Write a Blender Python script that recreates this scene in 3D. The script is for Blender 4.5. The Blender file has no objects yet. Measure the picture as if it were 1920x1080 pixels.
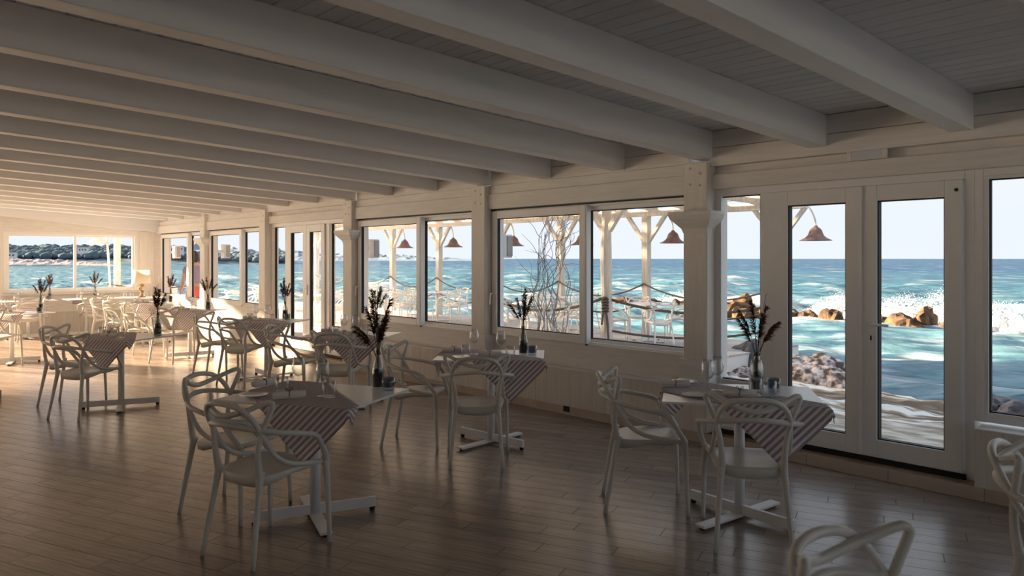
import bpy, bmesh, math, random
import numpy as np
from mathutils import Vector, Matrix, noise
R = math.radians
PI = math.pi
SC = bpy.context.scene
COL = SC.collection
rnd = random.Random(7)

# ------------------------------------------------------------------ camera, sky, sun, exposure
YAW = math.atan(1296 / 1430)
cam = bpy.data.cameras.new('camera')
cam_o = bpy.data.objects.new('camera', cam)
COL.objects.link(cam_o)
cam_o.location = (0, 0, 1.57)
cam_o.rotation_euler = (R(90), 0, -YAW)
cam.sensor_width = 36
cam.lens = 36 * 1430 / 1920
cam.shift_y = -55 / 1920
cam.clip_end = 20000
cam.dof.use_dof = True
cam.dof.focus_distance = 7.5
cam.dof.aperture_fstop = 3.2
SC.camera = cam_o

world = bpy.data.worlds.new('sky')
SC.world = world
world.use_nodes = True
wn, wl = world.node_tree.nodes, world.node_tree.links
bg = wn['Background']
tc = wn.new('ShaderNodeTexCoord')
sp = wn.new('ShaderNodeSeparateXYZ')
wl.new(tc.outputs['Generated'], sp.inputs[0])
rp = wn.new('ShaderNodeValToRGB')
rp.color_ramp.elements[0].position = 0.0
rp.color_ramp.elements[0].color = (0.80, 0.86, 0.93, 1)
rp.color_ramp.elements[1].position = 0.75
rp.color_ramp.elements[1].color = (0.66, 0.78, 0.95, 1)
cl = wn.new('ShaderNodeTexNoise')
cl.inputs['Scale'].default_value = 2.2
cl.inputs['Detail'].default_value = 6
mp = wn.new('ShaderNodeMapping')
mp.inputs['Scale'].default_value = (1, 1, 3.5)
wl.new(tc.outputs['Generated'], mp.inputs[0])
wl.new(mp.outputs[0], cl.inputs['Vector'])
cr = wn.new('ShaderNodeValToRGB')
cr.color_ramp.elements[0].position = 0.45
cr.color_ramp.elements[0].color = (0, 0, 0, 1)
cr.color_ramp.elements[1].position = 0.75
cr.color_ramp.elements[1].color = (0.35, 0.35, 0.35, 1)
wl.new(cl.outputs['Fac'], cr.inputs['Fac'])
mx = wn.new('ShaderNodeMixRGB')
mx.inputs['Color2'].default_value = (0.90, 0.90, 0.93, 1)
wl.new(sp.outputs['Z'], rp.inputs['Fac'])
wl.new(rp.outputs['Color'], mx.inputs['Color1'])
wl.new(cr.outputs['Color'], mx.inputs['Fac'])
wl.new(mx.outputs['Color'], bg.inputs['Color'])
bg.inputs['Strength'].default_value = 0.72

sun = bpy.data.lights.new('sun', 'SUN')
sun.energy = 27.0
sun.color = (1.0, 0.74, 0.48)
sun.angle = R(4)
sun_o = bpy.data.objects.new('sun', sun)
COL.objects.link(sun_o)
SAZ, SEL = R(30), R(17)
sun_o.rotation_euler = Vector((math.sin(SAZ) * math.cos(SEL), -math.cos(SAZ) * math.cos(SEL), -math.sin(SEL))).to_track_quat('-Z', 'Y').to_euler()
sun_o.location = (-20, 30, 12)

SC.view_settings.view_transform = 'Standard'
SC.view_settings.look = 'None'
SC.view_settings.exposure = 0.60
SC.view_settings.gamma = 1
SC.view_settings.use_curve_mapping = False
SC.cycles.use_denoising = True
SC.cycles.max_bounces = 14
SC.cycles.diffuse_bounces = 12
SC.cycles.transparent_max_bounces = 24
SC.cycles.sample_clamp_indirect = 4

# ------------------------------------------------------------------ helpers
def tag(o, label=None, cat=None, group=None, kind=None):
    if label: o['label'] = label
    if cat: o['category'] = cat
    if group: o['group'] = group
    if kind: o['kind'] = kind
    return o

def empty(name, loc=(0, 0, 0), rz=0.0):
    o = bpy.data.objects.new(name, None)
    COL.objects.link(o)
    o.location = loc
    o.rotation_euler = (0, 0, rz)
    o.empty_display_size = 0.1
    return o

def link(name, me, parent=None):
    o = bpy.data.objects.new(name, me)
    COL.objects.link(o)
    if parent: o.parent = parent
    return o

def copy_tree(o, parent=None):
    c = o.copy()
    COL.objects.link(c)
    if parent: c.parent = parent
    for ch in list(o.children):
        copy_tree(ch, c)
    return c

def spline(pts, n=6):
    """Catmull-Rom through tuples of any length."""
    P = [np.array(p, float) for p in pts]
    P = [2 * P[0] - P[1]] + P + [2 * P[-1] - P[-2]]
    out = []
    for i in range(1, len(P) - 2):
        a, b, c, d = P[i - 1:i + 3]
        for k in range(n):
            t = k / n
            out.append(0.5 * (2 * b + (c - a) * t + (2 * a - 5 * b + 4 * c - d) * t * t + (3 * b - a - 3 * c + d) * t ** 3))
    out.append(P[-2])
    return [tuple(q) for q in out]

class MB:
    def __init__(s):
        s.v, s.f = [], []
    def add(s, v, f):
        o = len(s.v)
        s.v += [tuple(p) for p in v]
        s.f += [tuple(i + o for i in q) for q in f]
        return s
    def box(s, x0, y0, z0, x1, y1, z1, M=None):
        v = [(x0, y0, z0), (x1, y0, z0), (x1, y1, z0), (x0, y1, z0), (x0, y0, z1), (x1, y0, z1), (x1, y1, z1), (x0, y1, z1)]
        if M is not None: v = [tuple(M @ Vector(p)) for p in v]
        return s.add(v, [(0, 3, 2, 1), (4, 5, 6, 7), (0, 1, 5, 4), (1, 2, 6, 5), (2, 3, 7, 6), (3, 0, 4, 7)])
    def bar(s, a, b, w, h, up=(0, 0, 1)):
        a, b = Vector(a), Vector(b)
        d = (b - a).normalized()
        u = Vector(up)
        if abs(d.dot(u)) > .99: u = Vector((1, 0, 0))
        x = d.cross(u).normalized() * (w / 2)
        y = x.cross(d).normalized() * (h / 2)
        v = [a - x - y, a + x - y, a + x + y, a - x + y, b - x - y, b + x - y, b + x + y, b - x + y]
        return s.add(v, [(0, 1, 2, 3), (7, 6, 5, 4), (0, 4, 5, 1), (1, 5, 6, 2), (2, 6, 7, 3), (3, 7, 4, 0)])
    def tube(s, pts, r, n=8, flat=1.0):
        P = [Vector(p[:3]) for p in pts]
        rr = r if isinstance(r, (list, tuple)) else [r] * len(P)
        u = None
        V, F = [], []
        for i, p in enumerate(P):
            t = (P[min(i + 1, len(P) - 1)] - P[max(i - 1, 0)])
            t = t.normalized() if t.length > 1e-9 else Vector((0, 0, 1))
            if u is None:
                u = t.orthogonal().normalized()
            u = (u - t * u.dot(t))
            u = u.normalized() if u.length > 1e-6 else t.orthogonal().normalized()
            w = t.cross(u)
            for k in range(n):
                a = 2 * PI * k / n
                V.append(p + (u * math.cos(a) + w * math.sin(a) * flat) * rr[i])
        m = len(P)
        for i in range(m - 1):
            for k in range(n):
                k2 = (k + 1) % n
                F.append((i * n + k, i * n + k2, (i + 1) * n + k2, (i + 1) * n + k))
        F.append(tuple(range(n - 1, -1, -1)))
        F.append(tuple((m - 1) * n + k for k in range(n)))
        return s.add(V, F)
    def lathe(s, prof, n=16, c=(0, 0, 0), cap0=False, cap1=False):
        V, F = [], []
        for (r, z) in prof:
            for k in range(n):
                a = 2 * PI * k / n
                V.append((c[0] + r * math.cos(a), c[1] + r * math.sin(a), c[2] + z))
        for i in range(len(prof) - 1):
            for k in range(n):
                k2 = (k + 1) % n
                F.append((i * n + k, i * n + k2, (i + 1) * n + k2, (i + 1) * n + k))
        if cap0: F.append(tuple(range(n - 1, -1, -1)))
        if cap1: F.append(tuple((len(prof) - 1) * n + k for k in range(n)))
        return s.add(V, F)
    def prism(s, poly, z0, z1):
        n = len(poly)
        return s.add([(x, y, z0) for x, y in poly] + [(x, y, z1) for x, y in poly],
                     [tuple(range(n - 1, -1, -1)), tuple(range(n, 2 * n))] + [(i, (i + 1) % n, n + (i + 1) % n, n + i) for i in range(n)])
    def mesh(s, name, mat, smooth=False):
        me = bpy.data.meshes.new(name)
        me.from_pydata(s.v, [], s.f)
        me.update()
        if mat: me.materials.append(mat)
        if smooth:
            me.polygons.foreach_set('use_smooth', [True] * len(me.polygons))
        return me
    def build(s, name, mat, parent=None, smooth=False, bevel=0, ang=None):
        o = link(name, s.mesh(name, mat, smooth), parent)
        if bevel:
            m = o.modifiers.new('bevel', 'BEVEL')
            m.width = bevel
            m.segments = 2
            m.limit_method = 'ANGLE'
        return o

# ------------------------------------------------------------------ materials
def nt(name):
    m = bpy.data.materials.new(name)
    m.use_nodes = True
    return m, m.node_tree.nodes, m.node_tree.links, m.node_tree.nodes['Principled BSDF']

def mat(name, col, rough=.5, spec=.5, var=.0, scale=8, stretch=(1, 1, 1), bump=0.0, metal=0.0, col2=None, randv=0.0, coords='Object', detail=5, ramp=(.35, .7)):
    m, N, L, b = nt(name)
    b.inputs['Roughness'].default_value = rough
    b.inputs['Specular IOR Level'].default_value = spec
    b.inputs['Metallic'].default_value = metal
    b.inputs['Base Color'].default_value = (*col, 1)
    if var or bump or col2 or randv:
        t = N.new('ShaderNodeTexCoord')
        mpn = N.new('ShaderNodeMapping')
        mpn.inputs['Scale'].default_value = stretch
        L.new(t.outputs[coords], mpn.inputs[0])
        n = N.new('ShaderNodeTexNoise')
        n.inputs['Scale'].default_value = scale
        n.inputs['Detail'].default_value = detail
        L.new(mpn.outputs[0], n.inputs['Vector'])
        r = N.new('ShaderNodeValToRGB')
        r.color_ramp.elements[0].position, r.color_ramp.elements[1].position = ramp
        c2 = col2 if col2 else tuple(min(1, c * (1 - var)) for c in col)
        r.color_ramp.elements[0].color = (*c2, 1)
        r.color_ramp.elements[1].color = (*col, 1)
        L.new(n.outputs['Fac'], r.inputs['Fac'])
        out = r.outputs['Color']
        if randv:
            oi = N.new('ShaderNodeObjectInfo')
            ge = N.new('ShaderNodeNewGeometry')
            ad = N.new('ShaderNodeMath'); ad.operation = 'ADD'
            L.new(oi.outputs['Random'], ad.inputs[0]); L.new(ge.outputs['Random Per Island'], ad.inputs[1])
            fr = N.new('ShaderNodeMath'); fr.operation = 'FRACT'
            L.new(ad.outputs[0], fr.inputs[0])
            ma = N.new('ShaderNodeMapRange')
            ma.inputs['To Min'].default_value = 1 - randv
            ma.inputs['To Max'].default_value = 1 + randv
            L.new(fr.outputs[0], ma.inputs['Value'])
            mu = N.new('ShaderNodeMixRGB'); mu.blend_type = 'MULTIPLY'; mu.inputs['Fac'].default_value = 1
            L.new(out, mu.inputs['Color1']); L.new(ma.outputs[0], mu.inputs['Color2'])
            out = mu.outputs['Color']
        L.new(out, b.inputs['Base Color'])
        if bump:
            bp = N.new('ShaderNodeBump')
            bp.inputs['Strength'].default_value = bump
            bp.inputs['Distance'].default_value = .01
            L.new(n.outputs['Fac'], bp.inputs['Height'])
            L.new(bp.outputs[0], b.inputs['Normal'])
    return m

def glass(name, tint=(1, 1, 1), lo=.03, hi=.75, rough=.02, power=.35):
    m, N, L, b = nt(name)
    N.remove(b)
    o = N['Material Output']
    tr = N.new('ShaderNodeBsdfTransparent'); tr.inputs[0].default_value = (*tint, 1)
    gl = N.new('ShaderNodeBsdfGlossy'); gl.inputs['Roughness'].default_value = rough
    lw = N.new('ShaderNodeLayerWeight'); lw.inputs['Blend'].default_value = power
    mr = N.new('ShaderNodeMapRange'); mr.inputs['To Min'].default_value = lo; mr.inputs['To Max'].default_value = hi
    L.new(lw.outputs['Facing'], mr.inputs['Value'])
    pw = N.new('ShaderNodeMath'); pw.operation = 'POWER'; pw.inputs[1].default_value = 1.6
    L.new(mr.outputs[0], pw.inputs[0])
    ms = N.new('ShaderNodeMixShader')
    L.new(pw.outputs[0], ms.inputs[0]); L.new(tr.outputs[0], ms.inputs[1]); L.new(gl.outputs[0], ms.inputs[2])
    L.new(ms.outputs[0], o.inputs['Surface'])
    return m

def translucent(name, col, fac=.5, rough=.8):
    m, N, L, b = nt(name)
    b.inputs['Base Color'].default_value = (*col, 1)
    b.inputs['Roughness'].default_value = rough
    t = N.new('ShaderNodeBsdfTranslucent'); t.inputs[0].default_value = (*col, 1)
    ms = N.new('ShaderNodeMixShader'); ms.inputs[0].default_value = fac
    L.new(b.outputs[0], ms.inputs[1]); L.new(t.outputs[0], ms.inputs[2])
    L.new(ms.outputs[0], N['Material Output'].inputs['Surface'])
    return m

M = {}
M['wall'] = mat('white_painted_wood', (.765, .75, .73), .55, .3, var=.10, scale=6, stretch=(1, .5, 6), bump=.10)
M['beam'] = mat('white_painted_beam', (.80, .81, .83), .5, .35, var=.05, scale=3, stretch=(.6, 6, 6), bump=.12)
M['board'] = mat('white_ceiling_board', (.74, .75, .77), .55, .3, var=.05, scale=4, stretch=(6, .5, 6), bump=.08, randv=.06)
M['gap'] = mat('dark_board_joint', (.10, .09, .085), .9, .1, var=.2)
M['post'] = mat('white_post_wood', (.78, .75, .71), .5, .35, var=.10, scale=7, stretch=(6, 6, .6), bump=.12)
M['pvc'] = mat('white_window_frame', (.82, .82, .82), .35, .45, var=.02)
M['seal'] = mat('black_gasket', (.02, .02, .022), .6, .3, var=.2)
M['bench'] = mat('cream_boarded_plinth', (.72, .69, .64), .6, .3, var=.12, scale=5, stretch=(3, 8, .4), bump=.1)
M['tile'] = mat('beige_tile_skirting', (.56, .47, .38), .45, .4, var=.15, scale=5, stretch=(1, 1, 3), randv=.05)
M['stone'] = mat('brown_stone_sill', (.30, .21, .13), .6, .3, var=.35, scale=14)
M['floor'] = mat('wood_look_tile', (.325, .265, .22), .25, .5, col2=(.21, .165, .132), scale=3.2, stretch=(1.2, 14, 1), bump=.05, randv=.14, detail=7, ramp=(.32, .72))
M['grout'] = mat('dark_grout', (.07, .05, .04), .8, .2, var=.2)
M['pane'] = glass('window_glass', lo=.0, hi=.22, power=.2)
M['clear'] = glass('drinking_glass', tint=(.97, .98, .98), lo=.05, hi=1.0, power=.40)
M['bottle'] = glass('bottle_glass', tint=(.80, .82, .80), lo=.12, hi=.85, power=.42)
M['bluegl'] = glass('blue_ribbed_glass', tint=(.55, .64, .72), lo=.12, hi=.8, power=.42)
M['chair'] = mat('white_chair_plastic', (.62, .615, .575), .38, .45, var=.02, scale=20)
M['chair_daylit'] = mat('daylit_white_chair_plastic', (.86, .86, .85), .4, .45, var=.02)  # same chair plastic, outdoor brightness painted into its colour
M['table'] = mat('white_table_laminate', (.83, .83, .82), .28, .5, var=.02)
M['metal'] = mat('white_coated_metal', (.80, .81, .82), .4, .5, var=.03)
M['black'] = mat('black_rubber', (.015, .015, .015), .6, .3, var=.2)
M['dark_fill'] = mat('dark_brown_seeds', (.045, .025, .018), .8, .2, var=.6, scale=120)
M['grass'] = mat('dried_brown_reed', (.16, .075, .038), .9, .1, col2=(.055, .025, .015), scale=40)
M['napkin'] = mat('white_linen', (.78, .75, .72), .9, .1, var=.06, scale=90, bump=.15)
M['twine'] = mat('brown_twine', (.16, .10, .07), .9, .1, var=.4, scale=150)
M['china'] = mat('white_china', (.85, .85, .84), .12, .6, var=.02)
M['candle'] = mat('candle_wax', (.55, .30, .24), .5, .3, var=.1)
M['deck'] = mat('weathered_deck_board', (.58, .56, .54), .75, .2, var=.22, scale=4, stretch=(8, .5, 1), randv=.10)
M['pergola'] = mat('whitewashed_timber', (.80, .77, .72), .7, .2, col2=(.62, .57, .50), scale=5, stretch=(5, 5, .7), bump=.2)
M['slat'] = mat('weathered_roof_slat', (.62, .57, .50), .8, .2, col2=(.38, .33, .28), scale=5, stretch=(5, .6, 5), randv=.12)
M['rope'] = mat('grey_brown_rope', (.20, .165, .135), .9, .1, var=.4, scale=120)
M['rust'] = mat('rusty_copper_shade', (.30, .17, .13), .6, .4, col2=(.16, .10, .09), scale=14)
M['willow'] = mat('pale_willow_bark', (.46, .44, .44), .8, .2, var=.3, scale=40)
M['rock_or'] = mat('ochre_breakwater_rock', (.17, .10, .05), .85, .2, col2=(.04, .028, .022), scale=3.2, bump=.8)
M['rock_gr'] = mat('grey_shore_rock', (.62, .55, .52), .85, .2, col2=(.09, .07, .06), scale=9, bump=1.0, ramp=(.42, .60), detail=12)
M['rock_dk'] = mat('dark_wet_rock', (.13, .12, .13), .5, .4, col2=(.03, .03, .033), scale=6, bump=.7)
M['foam'] = translucent('white_sea_foam', (.80, .82, .84), .35)
M['shade'] = translucent('white_lampshade', (.85, .80, .72), .5)
M['wood'] = mat('honey_driftwood', (.50, .28, .10), .7, .3, var=.5, scale=12)
M['grey_st'] = mat('grey_plinth', (.42, .42, .42), .6, .3, var=.1)
M['white_wall'] = mat('white_render', (.82, .81, .79), .8, .2, var=.05)
M['skin'] = mat('skin', (.55, .33, .24), .6, .3, var=.05)
M['hair'] = mat('dark_hair', (.05, .03, .025), .7, .3, var=.3, scale=60)
M['purple'] = mat('violet_cotton', (.33, .27, .42), .9, .1, var=.15)
M['red'] = mat('coral_red_cotton', (.80, .16, .15), .9, .1, var=.12)
M['lamp_p'] = mat('opal_lamp_cover', (.62, .65, .70), .3, .5, var=.04)

# striped runner, stripes across the width, read from the UV
m, N, L, b = nt('striped_linen')
uv = N.new('ShaderNodeTexCoord')
sx = N.new('ShaderNodeSeparateXYZ')
L.new(uv.outputs['UV'], sx.inputs[0])
k1 = N.new('ShaderNodeMath'); k1.operation = 'MULTIPLY'; k1.inputs[1].default_value = 1 / .031
L.new(sx.outputs['X'], k1.inputs[0])
k2 = N.new('ShaderNodeMath'); k2.operation = 'FRACT'
L.new(k1.outputs[0], k2.inputs[0])
k3 = N.new('ShaderNodeValToRGB')
e = k3.color_ramp.elements
e[0].position, e[0].color = .0, (.50, .395, .425, 1)
e[1].position, e[1].color = .5, (.87, .86, .88, 1)
a = e.new(.44); a.color = (.50, .395, .425, 1)
a = e.new(.94); a.color = (.87, .86, .88, 1)
a = e.new(1.0); a.color = (.50, .395, .425, 1)
L.new(k2.outputs[0], k3.inputs['Fac'])
L.new(k3.outputs['Color'], b.inputs['Base Color'])
b.inputs['Roughness'].default_value = .9
b.inputs['Specular IOR Level'].default_value = .1
nz = N.new('ShaderNodeTexNoise'); nz.inputs['Scale'].default_value = 500
L.new(uv.outputs['UV'], nz.inputs['Vector'])
bp = N.new('ShaderNodeBump'); bp.inputs['Strength'].default_value = .2; bp.inputs['Distance'].default_value = .002
L.new(nz.outputs['Fac'], bp.inputs['Height']); L.new(bp.outputs[0], b.inputs['Normal'])
tl_ = N.new('ShaderNodeBsdfTranslucent'); L.new(k3.outputs['Color'], tl_.inputs['Color'])
ms_ = N.new('ShaderNodeMixShader'); ms_.inputs[0].default_value = .4
L.new(b.outputs[0], ms_.inputs[1]); L.new(tl_.outputs[0], ms_.inputs[2]); L.new(ms_.outputs[0], N['Material Output'].inputs['Surface'])
M['stripe'] = m

# sea
m, N, L, b = nt('teal_sea')
t = N.new('ShaderNodeTexCoord')
def noise_node(scale, stretch, detail=4):
    mp_ = N.new('ShaderNodeMapping'); mp_.inputs['Scale'].default_value = stretch
    L.new(t.outputs['Object'], mp_.inputs[0])
    n_ = N.new('ShaderNodeTexNoise'); n_.inputs['Scale'].default_value = scale; n_.inputs['Detail'].default_value = detail
    L.new(mp_.outputs[0], n_.inputs['Vector'])
    return n_
n1 = noise_node(.05, (1, .45, 1), 5)
n2 = noise_node(1.1, (1, .38, 1), 9)
n3 = noise_node(.32, (1, .35, 1), 8)
sx = N.new('ShaderNodeSeparateXYZ'); L.new(t.outputs['Object'], sx.inputs[0])
mr = N.new('ShaderNodeMapRange'); mr.inputs['From Min'].default_value = 10; mr.inputs['From Max'].default_value = 260
L.new(sx.outputs['X'], mr.inputs['Value'])
ad = N.new('ShaderNodeMath'); ad.operation = 'MULTIPLY_ADD'; ad.inputs[1].default_value = .55
L.new(n1.outputs['Fac'], ad.inputs[0]); L.new(mr.outputs[0], ad.inputs[2])
r = N.new('ShaderNodeValToRGB')
r.color_ramp.elements[0].position, r.color_ramp.elements[0].color = .18, (.072, .155, .185, 1)
r.color_ramp.elements[1].position, r.color_ramp.elements[1].color = 1.0, (.008, .058, .125, 1)
a = r.color_ramp.elements.new(.5); a.color = (.034, .114, .160, 1)
L.new(ad.outputs[0], r.inputs['Fac'])
dk = N.new('ShaderNodeValToRGB')  # light and dark wave faces painted into the water colour
dk.color_ramp.elements[0].position, dk.color_ramp.elements[0].color = .41, (.36, .50, .62, 1)
dk.color_ramp.elements[1].position, dk.color_ramp.elements[1].color = .60, (1.55, 1.38, 1.3, 1)
L.new(n2.outputs['Fac'], dk.inputs['Fac'])
mu = N.new('ShaderNodeMixRGB'); mu.blend_type = 'MULTIPLY'; mu.inputs['Fac'].default_value = 1
L.new(r.outputs['Color'], mu.inputs['Color1']); L.new(dk.outputs['Color'], mu.inputs['Color2'])
fo = N.new('ShaderNodeValToRGB')
fo.color_ramp.elements[0].position, fo.color_ramp.elements[0].color = .60, (0, 0, 0, 1)
fo.color_ramp.elements[1].position, fo.color_ramp.elements[1].color = .70, (1, 1, 1, 1)
L.new(n3.outputs['Fac'], fo.inputs['Fac'])
at = N.new('ShaderNodeAttribute'); at.attribute_name = 'foam'
mxx = N.new('ShaderNodeMath'); mxx.operation = 'MAXIMUM'
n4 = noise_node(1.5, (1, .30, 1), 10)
fs = N.new('ShaderNodeValToRGB')  # fine foam streaks, also painting in the pale wave highlights
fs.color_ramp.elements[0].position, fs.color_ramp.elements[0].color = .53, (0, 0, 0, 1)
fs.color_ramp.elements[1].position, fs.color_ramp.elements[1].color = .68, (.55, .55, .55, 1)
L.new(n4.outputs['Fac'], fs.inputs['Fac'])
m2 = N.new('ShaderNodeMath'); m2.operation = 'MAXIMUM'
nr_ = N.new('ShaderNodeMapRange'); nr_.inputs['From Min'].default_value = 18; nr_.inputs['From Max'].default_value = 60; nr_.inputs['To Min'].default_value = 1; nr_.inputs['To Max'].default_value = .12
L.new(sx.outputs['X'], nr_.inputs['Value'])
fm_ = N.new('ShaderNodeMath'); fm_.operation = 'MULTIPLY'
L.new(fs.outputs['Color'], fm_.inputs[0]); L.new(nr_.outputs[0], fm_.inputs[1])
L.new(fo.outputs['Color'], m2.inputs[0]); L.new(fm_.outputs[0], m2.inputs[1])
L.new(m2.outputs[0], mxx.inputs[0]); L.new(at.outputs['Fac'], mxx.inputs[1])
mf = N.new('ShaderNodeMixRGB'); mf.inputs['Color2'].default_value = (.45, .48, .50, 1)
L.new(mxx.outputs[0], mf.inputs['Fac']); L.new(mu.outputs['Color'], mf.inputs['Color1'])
N.remove(b)
b = N.new('ShaderNodeBsdfDiffuse')
gl_ = N.new('ShaderNodeBsdfGlossy'); gl_.inputs['Roughness'].default_value = .18; gl_.inputs['Color'].default_value = (.8, .9, 1, 1)
ms_ = N.new('ShaderNodeMixShader')
fr_ = N.new('ShaderNodeFresnel'); fr_.inputs['IOR'].default_value = 1.33
mn_ = N.new('ShaderNodeMath'); mn_.operation = 'MINIMUM'; mn_.inputs[1].default_value = .21
L.new(fr_.outputs[0], mn_.inputs[0]); L.new(mn_.outputs[0], ms_.inputs[0])
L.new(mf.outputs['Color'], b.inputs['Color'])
L.new(b.outputs[0], ms_.inputs[1]); L.new(gl_.outputs[0], ms_.inputs[2]); L.new(ms_.outputs[0], N['Material Output'].inputs['Surface'])
bp = N.new('ShaderNodeBump'); bp.inputs['Strength'].default_value = .8; bp.inputs['Distance'].default_value = .40
L.new(n2.outputs['Fac'], bp.inputs['Height']); L.new(bp.outputs[0], b.inputs['Normal']); L.new(bp.outputs[0], gl_.inputs['Normal']); L.new(bp.outputs[0], fr_.inputs['Normal'])
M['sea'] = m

# layered shore rock: white salt, grey and brown lichen patches
m, N, L, b = nt('shore_slab')
t = N.new('ShaderNodeTexCoord')
n1 = noise_node(1.1, (1, .30, 1), 12)
n2 = noise_node(5.5, (1, .5, 1), 12)
r = N.new('ShaderNodeValToRGB')
r.color_ramp.elements[0].position, r.color_ramp.elements[0].color = .455, (.13, .085, .05, 1)
r.color_ramp.elements[1].position, r.color_ramp.elements[1].color = .60, (.76, .75, .70, 1)
a = r.color_ramp.elements.new(.53); a.color = (.30, .23, .155, 1)
mxn = N.new('ShaderNodeMath'); mxn.operation = 'MULTIPLY_ADD'; mxn.inputs[1].default_value = .45
mh = N.new('ShaderNodeMath'); mh.operation = 'MULTIPLY'; mh.inputs[1].default_value = .58
L.new(n1.outputs['Fac'], mh.inputs[0]); L.new(n2.outputs['Fac'], mxn.inputs[0]); L.new(mh.outputs[0], mxn.inputs[2])
L.new(mxn.outputs[0], r.inputs['Fac'])
sx = N.new('ShaderNodeSeparateXYZ'); L.new(t.outputs['Object'], sx.inputs[0])
mr = N.new('ShaderNodeMapRange'); mr.inputs['From Min'].default_value = 7.9; mr.inputs['From Max'].default_value = 8.6
L.new(sx.outputs['X'], mr.inputs['Value'])
mm = N.new('ShaderNodeMixRGB')
rg = N.new('ShaderNodeValToRGB')
rg.color_ramp.elements[0].position, rg.color_ramp.elements[0].color = .40, (.27, .22, .16, 1)
rg.color_ramp.elements[1].position, rg.color_ramp.elements[1].color = .60, (.60, .55, .47, 1)
L.new(n2.outputs['Fac'], rg.inputs['Fac']); L.new(rg.outputs['Color'], mm.inputs['Color1'])
L.new(mr.outputs[0], mm.inputs['Fac']); L.new(r.outputs['Color'], mm.inputs['Color2'])
L.new(mm.outputs['Color'], b.inputs['Base Color'])
b.inputs['Roughness'].default_value = .85
bp = N.new('ShaderNodeBump'); bp.inputs['Strength'].default_value = .8; bp.inputs['Distance'].default_value = .04
L.new(mxn.outputs[0], bp.inputs['Height']); L.new(bp.outputs[0], b.inputs['Normal'])
M['slab'] = m
M['hill_near'] = mat('hazy_pine_headland', (.15, .185, .205), 1, 0, col2=(.10, .14, .17), scale=.12, coords='Object')  # distance haze mixed into the headland, far coast and pine colours
M['hill_far'] = mat('haze_tinted_far_coast', (.22, .28, .34), 1, 0, col2=(.16, .22, .29), scale=.03)
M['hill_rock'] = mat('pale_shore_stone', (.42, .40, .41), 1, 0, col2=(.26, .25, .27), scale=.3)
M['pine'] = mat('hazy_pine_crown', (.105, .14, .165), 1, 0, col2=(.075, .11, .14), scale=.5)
M['house'] = mat('whitewashed_house', (.72, .70, .70), 1, 0, var=.1)

# ------------------------------------------------------------------ the room shell
XW, XP, XI, YF, XL, YB = 5.58, 5.70, 5.95, 18.2, -8.0, -5.0    # plinth face, glazing plane, outer face, far wall, left wall, back wall
POST = [1.0, 3.93, 6.86, 9.79, 12.64, 15.40]                   # far edge of each post
PW = .24
SL = .049
def zc(x, z0): return z0 + (5.70 - x) * SL                       # the roof rises away from the sea

def struct(name, mb, m, parent=None, **k):
    o = mb.build(name, m, parent, **k)
    if parent is None: o['kind'] = 'structure'
    return o

# floor slab with single planks laid at 22 degrees to the glass wall
fl = MB().box(XL, YB, -.30, 5.90, YF, -.004)
floor_o = struct('floor', fl, M['grout'])
def clip(poly, a, b, c):          # keep a*x+b*y<=c
    out = []
    for i in range(len(poly)):
        p, q = poly[i], poly[(i + 1) % len(poly)]
        dp, dq = a * p[0] + b * p[1] - c, a * q[0] + b * q[1] - c
        if dp <= 0: out.append(p)
        if dp * dq < 0:
            t_ = dp / (dp - dq)
            out.append((p[0] + (q[0] - p[0]) * t_, p[1] + (q[1] - p[1]) * t_))
    return out
PA = R(112.2)
pu, pv = (math.cos(PA), math.sin(PA)), (-math.sin(PA), math.cos(PA))
PL, PWD, G = .90, .131, .0034
plank_me = MB().box(-PL / 2 + G / 2, -PWD / 2 + G / 2, -.0038, PL / 2 - G / 2, PWD / 2 - G / 2, 0).mesh('plank', M['floor'])
rest = MB()
cand = []
for j in range(-130, 140):
    off = (j * .37 + .11 * math.sin(j * 2.3)) % 1.0 * PL
    for i in range(-26, 28):
        u0 = i * PL + off
        cx, cy = (u0) * pu[0] + (j * PWD) * pv[0], (u0) * pu[1] + (j * PWD) * pv[1]
        if cx < XL - .6 or cx > XW + .6 or cy < YB - .6 or cy > YF + .6: continue
        a, bb = PL / 2 - G / 2, PWD / 2 - G / 2
        poly = [(cx + s * a * pu[0] + q * bb * pv[0], cy + s * a * pu[1] + q * bb * pv[1]) for s, q in ((-1, -1), (1, -1), (1, 1), (-1, 1))]
        inside = all(XL < x < XW - .002 and YB < y < YF - .002 for x, y in poly)
        ahead = cx * math.sin(YAW) + cy * math.cos(YAW)
        side = cx * math.cos(YAW) - cy * math.sin(YAW)
        cand.append((ahead, side, inside, cx, cy, poly))
cand.sort(key=lambda q: q[0])
npl = 0
for ahead, side, inside, cx, cy, poly in cand:
    if inside and npl < 300 and ahead > 3.2 and abs(side) < .72 * ahead + .2:
        o = link('plank', plank_me, floor_o)
        o.location = (cx, cy, 0)
        o.rotation_euler = (0, 0, PA)
        npl += 1
    else:
        for cc in ((-1, 0, -XL), (1, 0, XW), (0, -1, -YB), (0, 1, YF)):
            if poly: poly = clip(poly, *cc)
        if len(poly) >= 3: rest.prism(poly, -.0038, 0)
# the remaining planks read their grain from rotated coordinates so that it follows them
rot = Matrix.Rotation(-PA, 4, 'Z')
rest.v = [tuple(rot @ Vector(p)) for p in rest.v]
o = rest.build('floor_planks', M['floor'], floor_o)
o.rotation_euler = (0, 0, PA)
o['kind'] = 'stuff'

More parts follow.
